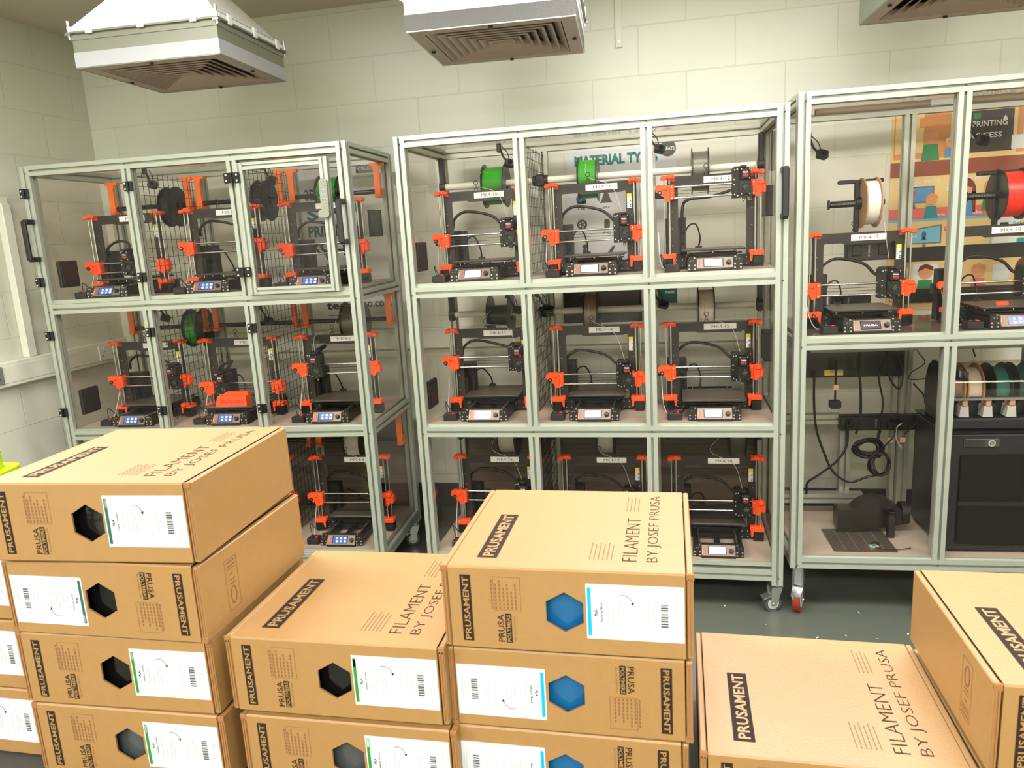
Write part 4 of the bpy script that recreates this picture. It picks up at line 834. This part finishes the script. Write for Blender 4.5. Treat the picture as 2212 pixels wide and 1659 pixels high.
layer('bottom_scene', a4)
g = empty('laminate', (0, 0, 0)); bpy.data.objects.remove(g)
# slat bars seen behind the right rack printers (extrusion rails with clip holes)
for z0_, lab in ((1.405, 'upper black perforated bar crossing behind the right rack printers'), (1.225, 'lower black perforated bar crossing behind the right rack printers')):
    g = empty('perforated_bar', RP('R', .545, .515, z0_), RK['R'][1], label=lab, cat='bar', group='black perforated bars in the right rack')
    q = MB(); q.box((0, 0, 0), (.80, .012, .062), 'black', bev=.002)
    for k in range(9):
        cx_ = .05+k*.09
        for s in (-1, 1): q.add([(cx_-.020, -.0006, .031-s*.012), (cx_+.02, -.0006, .031+s*.012-.003), (cx_+.02, -.0006, .031+s*.012+.003), (cx_-.02, -.0006, .031-s*.012+.006)], [(0, 1, 2, 3)], 'frameblk')
    q.build('bar', g)
# power supply box hung on the rear side of printer 19
def pdu(r, x, y, z, w_, h_, lab, sw):
    g = empty('power_box', RP(r, x, y, z), RK[r][1], label=lab, cat='power box')
    q = MB(); q.box((0, 0, 0), (w_, .05, h_), 'black', bev=.003); q.build('case', g)
    q = MB(); q.box((.02, -.003, h_*.25), (.055, 0, h_*.8), 'blackgloss', bev=.002); q.build('inlet', g)
    if sw: q = MB(); q.box((w_*.62, -.004, h_*.25), (w_*.62+.04, 0, h_*.8), 'blackgloss', bev=.002); q.build('rocker', g)
    q = MB(); q.text('O POWER', (w_*.46, -.0006, h_*.2), (0, 0, 1), (-1, 0, 0), h_*.6, .008, 'lgrey', .01); q.build('marking', g)
    return g
pdu('R', .258, .30, 1.433, .195, .080, 'black power box hanging from the frame behind printer 19', True)
pdu('R', .255, .535, 1.215, .17, .055, 'black power strip on the rear rail low behind printer 19', False)
# ---------------- lower row of the right rack
g = empty('tray_box', RP('R', .125, .49, .905), RK['R'][1], label='large black flat box under the shelf in the lower right rack', cat='box')
q = MB(); q.box((0, 0, 0), (.44, .07, .195), 'smoke', bev=.004); q.build('case', g); q = MB(); q.box((.10, -.001, .010), (.18, 0, .036), 'yellow'); q.box((.125, -.0014, .022), (.18, -.001, .034), 'lgrey'); q.build('rating_label', g)
g = pdu('R', .300, .49, .655, .34, .068, 'black rack power strip with switch and plugs behind the lower right rack', True)
for x in (.21, .26):
    q = MB(); q.box((x-.012, -.022, .012), (x+.016, 0, .040), 'black', bev=.003); q.box((x-.01, -.023, -.05), (x+.012, -.018, -.028), 'tag'); q.build('plug', g)
# low alu frame behind
q = MB(); beam(q, (.0, .55, .70), (.26, .55, .70)); beam(q, (.0, .508, .33), (.36, .508, .33)); beam(q, (.285, .556, .252), (.285, .556, .677)); beam(q, (.535, .55, .252), (.535, .55, 1.1), PP)
o = q.build('rear_frame', None, RP('R', .05, -.0, 0), (0, 0, RK['R'][1])); tag(o, 'bare aluminium inner frame at the back of the lower right rack', 'frame')
def cable(name, r, pts, rad, lab, m='cable'):
    q = MB(); q.tube([RP(r, *p) for p in bez(pts, 9)], rad, m, 8); tag(q.build(name), lab, 'cable', 'black cables hanging in the lower right rack')
cable('cable', 'R', [(.175, .46, .94), (.175, .45, .80), (.185, .44, .68), (.22, .44, .57), (.26, .43, .48), (.33, .43, .43), (.41, .42, .46), (.47, .42, .47)], .0052, 'black cable drooping from the flat box in a long curve to the coil')
cable('cable', 'R', [(.325, .46, .69), (.32, .45, .60), (.28, .44, .53), (.20, .44, .46), (.155, .45, .42), (.155, .47, .36)], .0050, 'black cable from the power strip down to the left corner')
cable('cable', 'R', [(.355, .40, 1.08), (.35, .41, .98), (.36, .41, .86), (.365, .42, .74), (.35, .42, .66)], .0056, 'black cable hanging straight down to the big coil')
cable('cable', 'R', [(.47, .43, 1.05), (.44, .43, .92), (.46, .43, .80), (.45, .43, .70), (.44, .43, .60)], .0040, 'black cable looping beside the rear post')
cable('cable', 'R', [(.50, .46, 1.08), (.47, .44, 1.0), (.49, .44, .90), (.53, .44, .86), (.54, .45, .95), (.49, .46, 1.06)], .0040, 'black cable loop hanging right of the rear post')
def coil(r, x, y, z, R1, R2, n, rad, lab):
    q = MB()
    for k in range(n):
        a, b = R1-k*.004, R2-k*.003; dx, dy = random.uniform(-.006, .006), random.uniform(-.012, .012)
        q.tube([(a*math.cos(t)+dx, dy+.01*math.sin(2*t+k), b*math.sin(t)) for t in [2*math.pi*i/26 for i in range(27)]], rad, 'cable', 6)
    tag(q.build('cable_coil', None, RP(r, x, y, z), (0, 0, RK[r][1])), lab, 'cable coil')
cable('cable', 'R', [(.56, .46, 1.09), (.60, .45, 1.02), (.63, .45, .97), (.58, .45, .93), (.57, .44, .90), (.66, .45, .90)], .0022, 'thin bent black wire left of the spool feeder')
cable('cable', 'R', [(.585, .44, .88), (.63, .43, .82), (.635, .43, .74), (.59, .43, .69), (.56, .44, .65)], .0036, 'black cable arc between the rear post and the feeder')
cable('cable', 'R', [(.83, .40, 1.10), (.80, .40, 1.05), (.81, .40, 1.0)], .0036, 'short bent black cable above the feeder lid')
cable('cable', 'R', [(.47, .44, .70), (.45, .43, .65), (.445, .42, .60), (.45, .41, .55)], .0040, 'black plug lead running from the power strip into the coils')
cable('cable', 'R', [(.52, .44, .70), (.51, .43, .645), (.47, .42, .60)], .0040, 'second black plug lead bending left from the power strip')
cable('cable', 'R', [(.545, .44, .70), (.525, .44, .68), (.525, .44, .63), (.55, .44, .585)], .0030, 'short white cable curling beside the enclosed printer', 'cablew')
coil('R', .405, .43, .592, .066, .045, 7, .0052, 'large coil of black cable hanging in the lower right rack')
coil('R', .450, .41, .525, .045, .055, 4, .0048, 'smaller tangled cable coil below the large one, lower right rack')
g = empty('power_plug', RP('R', .262, .44, .775), RK['R'][1], label='black power plug dangling on a short cable under the flat box', cat='plug')
q = MB(); q.prism(rrect(-.024, 0, .024, .036, .008), 'xz', -.014, .014, 'black'); q.build('body', g); q = MB(); q.cyl((0, 0, .036), (0, 0, .22), .0045, 'cable', 8); q.box((-.009, -.006, .085), (.012, .006, .108), 'tag'); q.build('lead', g)
# print sheet on the floor of the lower row
g = empty('steel_sheet', RP('R', .31, .185, .2525), RK['R'][1], label='loose dark print sheet lying on the bottom shelf of the right rack', cat='sheet')
q = MB(); q.prism(rrect(-.125, -.12, .125, .12, .006), 'xy', 0, .0015, 'sheet')
for k in range(1, 5): q.rect(-.125+.05*k-.0004, -.11, -.125+.05*k+.0004, .11, 'xy', .0018, 'lgrey')
q.build('sheet', g)
g = empty('cable_adapter', RP('R', .355, .115, .2545), .3, label='small circuit board with a cable lying on the loose print sheet', cat='adapter')
q = MB(); q.box((-.018, -.01, 0), (.014, .012, .006), 'lgrey'); q.box((.0, .01, .0), (.03, .024, .012), 'black', bev=.003); q.box((-.01, -.008, .006), (.006, .006, .008), 'pgreen'); q.build('board', g)
q = MB(); q.tube(bez([(.0, -.012, .003), (.03, -.04, .003), (.08, -.05, .003), (.13, -.05, .003)], 8), .0018, 'cable', 6); q.build('lead', g)
g = empty('spool_stand', RP('R', .40, .30, .252), RK['R'][1], label='black plastic spool stand lying behind the loose print sheet', cat='stand')
q = MB(); q.prism([(-.155, .03), (-.155, .105), (-.09, .105), (-.07, .125), (-.04, .145), (.0, .155), (.05, .148), (.09, .12), (.11, .10), (.11, .04), (.06, .03), (-.13, .0), (-.15, .005)], 'xz', -.03, .05, 'smoke'); q.build('body', g)
q = MB(); q.box((.035, -.09, 0), (.065, -.06, .12), 'smoke', bev=.004); q.box((.035, -.09, .10), (.065, .0, .12), 'smoke', bev=.004); q.build('foot', g); q = MB(); q.cyl((.11, .01, .08), (.14, .01, .08), .05, 'black', 24); q.build('hub', g)
# big enclosed printer with multi spool feeder on top
EX, EY, EZ = .602, .075, .252
g = empty('enclosed_printer', RP('R', EX, EY, EZ), RK['R'][1], label='large dark enclosed 3D printer standing in the lower right rack', cat='3D printer')
q = MB(); q.box((0, 0, .01), (.39, .38, .50), 'darkbody', bev=.008); q.box((.0, .0, .500), (.39, .38, .508), 'blackgloss'); q.box((.03, .02, 0), (.36, .36, .012), 'black'); q.build('body', g)
dr = MB(); dr.box((.045, -.008, .04), (.40, 0, .415), 'blackgloss', bev=.003); d_ = dr.build('glass_door', g); q = MB(); q.box((.045, -.010, .205), (.40, -.008, .222), 'darkbody'); q.build('door_bar', d_)
q = MB(); q.box((.055, -.006, .445), (.185, 0, .480), 'dgrey', bev=.003); cp = q.build('control_panel', g); q = MB(); q.box((.060, -.0075, .449), (.128, -.006, .477), 'ink'); q.build('screen', cp); q = MB(); q.ring((.155, -.0085, .463), (.155, -.006, .463), .009, .013, 'lgrey', 20); q.cyl((.155, -.008, .463), (.155, -.006, .463), .007, 'grey', 14); q.build('knob', cp)
FZ = EZ+.508; FX = EX-.045
g = empty('spool_feeder', RP('R', EX+.015, EY+.03, FZ), RK['R'][1], label='multi spool feeder with clear domed lid on top of the enclosed printer', cat='spool feeder')
q = MB(); q.box((0, .0, .0), (.38, .28, .045), 'darkbody', bev=.006); q.box((.0, .06, .045), (.38, .28, .12), 'darkbody'); q.prism([(0, .045), (.28, .045), (.28, .15), (.25, .22), (.20, .25), (.12, .25), (.06, .22), (.03, .15)], 'yz', -.005, .008, 'smoke'); q.build('base', g)
for k in range(5):
    q = MB(); x = .05+k*.085; q.prism([(x-.018, .05), (x+.018, .05), (x+.014, .095), (x-.014, .095)], 'xz', .005, .055, 'lgrey'); q.box((x-.010, .0, .095), (x+.010, .05, .120), 'cardflange', bev=.003); q.build('feed_funnel', g)
q = MB(); q.box((.008, -.004, .120), (.38, .012, .128), 'grey'); pts = [(.13+.132*math.cos(a), .128+.125*math.sin(a)) for a in [math.pi*i/16 for i in range(17)]]
q.add([(.008, y_, z_) for y_, z_ in pts]+[(.38, y_, z_) for y_, z_ in pts], [(i, i+1, 18+i, 17+i) for i in range(16)], 'amslid', True); q.recalc = False; q.build('clear_lid', g)
for x, fil, fl, t in ((.035, 'spbrown', 'cardflange', 'brown spool at the left end of the feeder'), (.105, 'spbeige', 'cardflange', 'cream spool second from the left in the feeder'), (.205, 'teal', 'spblack', 'teal spool in the feeder beside the cream one'), (.290, 'stteal', 'spblack', 'dark blue green spool at the right in the feeder')):
    spool('filament_spool', 'R', EX+.015+x, EY+.03+.135, FZ+.148, .062, fil, fl, t+' under the clear lid', .078, R_=.095)
for z in (1.098, 2.008):
    for x, l in ((.08, 'left'), (.60, 'right')):
        q = MB(); q.prism(rrect(-.013, -.011, .013, .011, .008), 'yz', 0, .40, 'grille' if z > 2 else 'galv'); tag(q.build('light_bar', None, RP('R', x, .10, z), (0, 0, RK['R'][1])), 'slim %s light bar under the %s beam of the right rack' % (l, 'top' if z > 2 else 'middle'), 'light bar', 'slim light bars of the right rack')
# bright tools left of right rack: cable bundle
coil('R', .01, .62, 1.33, .025, .045, 4, .003, 'small bundle of black cable on the wall between the middle and right racks')
# paper bits on the floor
me = None
for k in range(22):
    q = MB(); a = random.uniform(.006, .018); q.add([(0, 0, .001), (a, .003, .002), (a*.9, .006, .004), (.001, .005, .002)], [(0, 1, 2, 3)], 'white')
    q.recalc = False
    x = random.uniform(1.25, 2.3); y_ = random.uniform(-.55, .12)
    tag(q.build('paper_scrap', None, (x, y_, .0005), (0, 0, random.uniform(0, 6))), 'tiny white scrap lying on the grey floor', 'paper scrap', 'tiny white scraps on the grey floor')

# ================================================================== cardboard filament boxes
BW, BD, BH = .215, .1964, .0775
def box_meshes(strip, fil, t2, flip, wrap=False):
    key = (strip, fil, t2, flip)
    T = Matrix(((-1, 0, 0, BW), (0, 1, 0, 0), (0, 0, -1, BH), (0, 0, 0, 1))) if flip else None
    out = []
    def N(): q_ = MB(); q_.T = T; return q_
    hx, hz, hr = .108, BH*.5, .0185
    hexp = [(hx+hr*math.cos(math.radians(a)), hz+hr*math.sin(math.radians(a))) for a in (90, 30, -30, -90, -150, 150)]
    # carton
    q = N(); a, b, e = .0065, BW-.0065, .0015
    rc = [(hx, BH-e), (b, BH-e), (b, e), (hx, e), (a, e), (a, BH-e)]
    P = [(x, 0, z) for x, z in rc]+[(x, 0, z) for x, z in hexp]
    q.add(P, [(i, (i+1) % 6, 6+(i+1) % 6, 6+i) for i in range(6)], 'card')
    q.add([(x, 0, z) for x, z in hexp]+[(x, .0018, z) for x, z in hexp], [(i, (i+1) % 6, 6+(i+1) % 6, 6+i) for i in range(6)], 'cardedge')
    q.add([(a, 0, BH-e), (b, 0, BH-e), (b, e, BH), (a, e, BH), (a, BD-e, BH), (b, BD-e, BH), (a, BD, BH-e), (b, BD, BH-e)], [(0, 1, 2, 3), (3, 2, 5, 4), (4, 5, 7, 6)], 'card')
    q.add([(a, 0, e), (b, 0, e), (b, e, 0), (a, e, 0), (a, BD-e, 0), (b, BD-e, 0), (a, BD, e), (b, BD, e)], [(0, 1, 2, 3), (3, 2, 5, 4), (4, 5, 7, 6)], 'card')
    q.add([(a, BD, e), (b, BD, e), (b, BD, BH-e), (a, BD, BH-e)], [(0, 1, 2, 3)], 'card')
    q.add([(a, 0, e), (a, BD, e), (a, BD, BH-e), (a, 0, BH-e)], [(0, 1, 2, 3)], 'cardedge'); q.add([(b, 0, e), (b, BD, e), (b, BD, BH-e), (b, 0, BH-e)], [(0, 1, 2, 3)], 'cardedge')
    q.recalc = False
    out.append(('carton', q))
    for x in (0, BW-.0055):
        q = N(); q.box((x, .0008, .001), (x+.0055, BD-.0008, BH-.0004), 'card', bev=.0009)
        q.box((x+.0008, .0, .004), (x+.0022, .0011, BH-.004), 'cardedge'); q.box((x+.0034, .0, .004), (x+.0048, .0011, BH-.004), 'cardedge')
        q.box((x-.0003+(0 if x == 0 else 0), .0, BH-.006), (x+.0062, .003, BH+.0002), 'cardedge', bev=.0006)
        out.append(('side_flap', q))
    # what shows through the hexagonal hole
    q = N(); n = 10; V = []
    for i in range(n+1):
        t = -.35+.7*i/n; V += [(hx+.09*math.sin(t), .096-.088*math.cos(t)-.0, z) for z in (.008, BH-.008)]
    q.add(V, [(2*i, 2*i+2, 2*i+3, 2*i+1) for i in range(n)], fil, True); q.recalc = False
    out.append(('wrapped_spool', q))
    # sticker
    q = N(); y_ = -.0004; X0, X1, Z0, Z1 = .1265, .2075, BH-.0615, BH-.0115
    q.box((X0, y_, Z0), (X1, 0, Z1), 'sticker'); f = lambda u0, v0, u1, v1, m: q.rect(X0+u0, Z0+v0, X0+u1, Z0+v1, 'xz', y_-.0002, m)
    f(.0012, .003, .0042, .047, strip); f(.0016, .0385, .0038, .0462, 'sticker') if strip != 'stblue' else None
    tt = lambda s, u, v, w_, h_, m='ink', bd=0: q.text(s, (X0+u, y_-.0002, Z0+v), (0, 0, 1), (-1, 0, 0), w_, h_, m, bd)
    tt('PLA', .0095, .021, .006, .0026, 'ink', .03); tt(t2, .0138, .016, .018, .0022, 'ink', .01)
    for u, l in ((.018, .02), (.0225, .014), (.028, .022), (.031, .018)): f(u, .013, u+.0005, .013+l, 'lgrey')
    q.tube([(X0+.031+.009*math.cos(t)*.9, y_-.0001, Z0+.032+.009*math.sin(t)) for t in [math.pi*(.62-.5*k/8) for k in range(9)]], .00025, 'ink', 4)
    q.flat([(X0+.0375, Z0+.0345), (X0+.0405, Z0+.0352), (X0+.0392, Z0+.0315)], 'xz', y_-.0002, 'ink')
    f(.0455, .006, .0458, .045, 'lgrey')
    for u, v, l in ((.052, .012, .026), (.0545, .018, .016), (.0565, .016, .012), (.074, .01, .034), (.076, .014, .02)): f(u, v, u+.0004, v+l, 'lgrey')
    v = .0135; rnd = random.Random(5)
    while v < .035:
        hgt = rnd.choice((.0005, .0009, .0014)); f(.062, v, .068, v+hgt, 'stink'); v += hgt+rnd.choice((.0006, .001))
    out.append(('paper_label', q))
    # prints
    def logo(q, ux, uy, o, L, H, plane_off, pm='print', tm='card'):
        pass
    q = N(); y_ = -.0003
    q.rect(.017, BH-.0700, .0265, BH-.0075, 'xz', y_, 'print'); q.text('PRUSAMENT', (.0245, y_-.0002, BH-.0685), (0, 0, 1), (-1, 0, 0), .0595, .0055, 'card', .02)
    x_, z_ = .0455, BH-.040
    q.text('PRUSA', (.0545, y_, BH-.0695), (0, 0, 1), (-1, 0, 0), .026, .0058, 'print', .01); q.rect(.0558, BH-.0700, .0612, BH-.0425, 'xz', y_, 'print'); q.text('POLYMERS', (.0604, y_-.0002, BH-.069), (0, 0, 1), (-1, 0, 0), .0255, .0036, 'card', .02); q.text('by josef prusa', (.0650, y_, BH-.068), (0, 0, 1), (-1, 0, 0), .024, .0022, 'printlite')
    for u in (.0465, .0700): q.rect(u, BH-.0395, u+.0003, BH-.0085, 'xz', y_, 'printlite')
    for v in (.0395, .0088): q.rect(.0465, BH-v, .0703, BH-v+.0003, 'xz', y_, 'printlite')
    for k, l in enumerate((.028, .026, .028, .022, .026, .019, .025)):
        u = .0442+k*.0035
        for j in range(int(l/.0035)): q.rect(u, BH-.0385+j*.0035, u+.0012, BH-.0385+j*.0035+.0026, 'xz', y_, 'printlite')
    out.append(('front_print', q))
    if not flip:
        q = N(); zt = BH+.0003
        q.rect(.0285, .019, .0465, .121, 'xy', zt, 'print'); q.text('PRUSAMENT', (.0430, .022, zt+.0002), (0, 1, 0), (-1, 0, 0), .096, .0105, 'card', .022); out.append(('logo_print', q)); q = N()
        q.text('FILAMENT', (.1685, .021, zt), (0, 1, 0), (-1, 0, 0), .098, .0125, 'print', -.018); q.text('BY JOSEF PRUSA', (.1890, .021, zt), (0, 1, 0), (-1, 0, 0), .160, .0125, 'print', -.018)
        for x0_, y0_, n_, l in ((.1275, .023, 6, .038), (.1535, .137, 4, .042)):
            for k in range(n_):
                for j in range(int(l/.004)-(k % 2)): q.rect(x0_+k*.0038, y0_+j*.004, x0_+k*.0038+.0008, y0_+j*.004+.0032, 'xy', zt, 'printlite')
        out.append(('top_print', q))
    for x, s in ((-.0003, -1),):
        q = N()
        for a0, b0, a1_, b1_ in ((.040, .014, .0404, .066), (.060, .014, .0604, .066), (.040, .014, .0604, .0144), (.040, .0656, .0604, .066)): q.rect(a0, b0, a1_, b1_, 'yz', x, 'printlite')
        for zf, ya_, yb_, th_ in ((.0600, .043, .057, .0012), (.0560, .043, .058, .0010), (.0530, .044, .057, .0008), (.0475, .048, .052, .0014), (.0415, .0455, .055, .0008), (.0375, .046, .0545, .0012)): q.rect(ya_, BH-zf-th_/2, yb_, BH-zf+th_/2, 'yz', x, 'printlite')
        cz = BH-.0255; q.add([(x, .050+a_*math.cos(t), cz+b_*math.sin(t)) for a_, b_ in ((.0052, .0092), (.0042, .0082)) for t in [2*math.pi*i/16 for i in range(16)]], [(i, (i+1) % 16, 16+(i+1) % 16, 16+i) for i in range(16)], 'printlite')
        out.append(('side_print', q))
    res = []
    for nm, q in out:
        me = q.mesh(nm)
        if q.recalc: bm = bmesh.new(); bm.from_mesh(me); bmesh.ops.recalc_face_normals(bm, faces=bm.faces); bm.to_mesh(me); bm.free()
        res.append((nm, me))
    return res
BC = {}
def fbox(x, y, ztop, rot, kind, flip, lab):
    if (kind, flip) not in BC:
        strip, fil, t2 = {'blue': ('stblue', 'filblue', 'Azure Blue'), 'green': ('stgreen', 'filblack', 'Galaxy Green'), 'grey': ('stgreen', 'filgrey', 'Galaxy Green'), 'teal': ('stteal', 'filblack', 'Opal Green')}[kind]
        BC[(kind, flip)] = box_meshes(strip, fil, t2, flip)
    g = empty('cardboard_box', (x, y, ztop-BH), rot, label=lab, cat='box', group='cardboard filament boxes stacked in the foreground')
    for nm, me in BC[(kind, flip)]: link(nm, me, g)
fbox(.4678, -2.4875, 1.4227, .050, 'teal', False, 'topmost cardboard box of the tall left stack, black window left of its label')
fbox(.4639, -2.4784, 1.3427, .0037, 'teal', True, 'upside down box second in the left stack, label left of black window')
fbox(.4618, -2.4768, 1.2640, .0229, 'green', False, 'third box down in the left stack with a plain black window')
fbox(.4638, -2.4765, 1.1852, .0173, 'grey', False, 'lowest box of the left stack with a shiny grey window')
fbox(.6902, -2.4690, 1.2690, .0102, 'green', False, 'green striped box on top of the stack between left and blue stacks')
fbox(.6960, -2.4700, 1.1880, .0080, 'grey', False, 'green striped box with shiny grey window under the low middle stack top')
fbox(.9060, -2.4602, 1.3450, .0014, 'blue', False, 'topmost box with blue window and blue striped label')
fbox(.9046, -2.4555, 1.2643, -.0009, 'blue', True, 'upside down blue window box second in its stack')
fbox(.9009, -2.4549, 1.1855, -.0046, 'blue', True, 'upside down blue window box at the bottom of its stack')
fbox(1.1248, -2.4674, 1.1880, -.0110, 'green', False, 'low single box right of the blue window stack showing its printed lid')
fbox(1.3398, -2.4748, 1.2730, .0013, 'green', False, 'box at the right edge of the photo on top of its stack')
fbox(1.3430, -2.4740, 1.1860, .0013, 'green', False, 'box underneath the one at the right edge of the photo')
fbox(.2350, -2.4580, 1.3430, .0, 'green', False, 'box cut by the left photo edge, uppermost of the three there')
fbox(.2400, -2.4580, 1.2640, .0, 'green', False, 'box cut by the left photo edge, middle of the three there')
fbox(.2430, -2.4580, 1.1852, .0, 'green', False, 'box cut by the left photo edge, lowest of the three there')
# bench that carries the boxes
g = empty('workbench', (.85, -2.37, 0), 0, label='dark bench under the stacks of cardboard boxes', cat='bench')
q = MB(); q.box((-.75, -.20, 1.077), (.85, .20, 1.107), 'dgrey', bev=.003); q.build('bench_top', g)
for x in (-.70, .80):
    for y_ in (-.16, .16): q = MB(); q.box((x-.02, y_-.02, 0), (x+.02, y_+.02, 1.077), 'dgrey'); q.build('leg', g)
# hi-vis bin whose lid shows behind the left stack
g = empty('plastic_bin', (-.835, -1.47, .0), .2, label='yellow green plastic bin with raised lid left of the box stacks', cat='bin')
q = MB(); q.prism(rrect(-.115, -.145, .115, .145, .03), 'xy', 0, 1.03, 'hivis'); q.build('body', g)
q = MB(); q.prism(rrect(-.135, -.165, .135, .165, .05), 'xy', 1.03, 1.055, 'hivis'); q.prism(rrect(-.105, -.135, .105, .135, .04), 'xy', 1.055, 1.105, 'hivis'); q.build('lid', g)
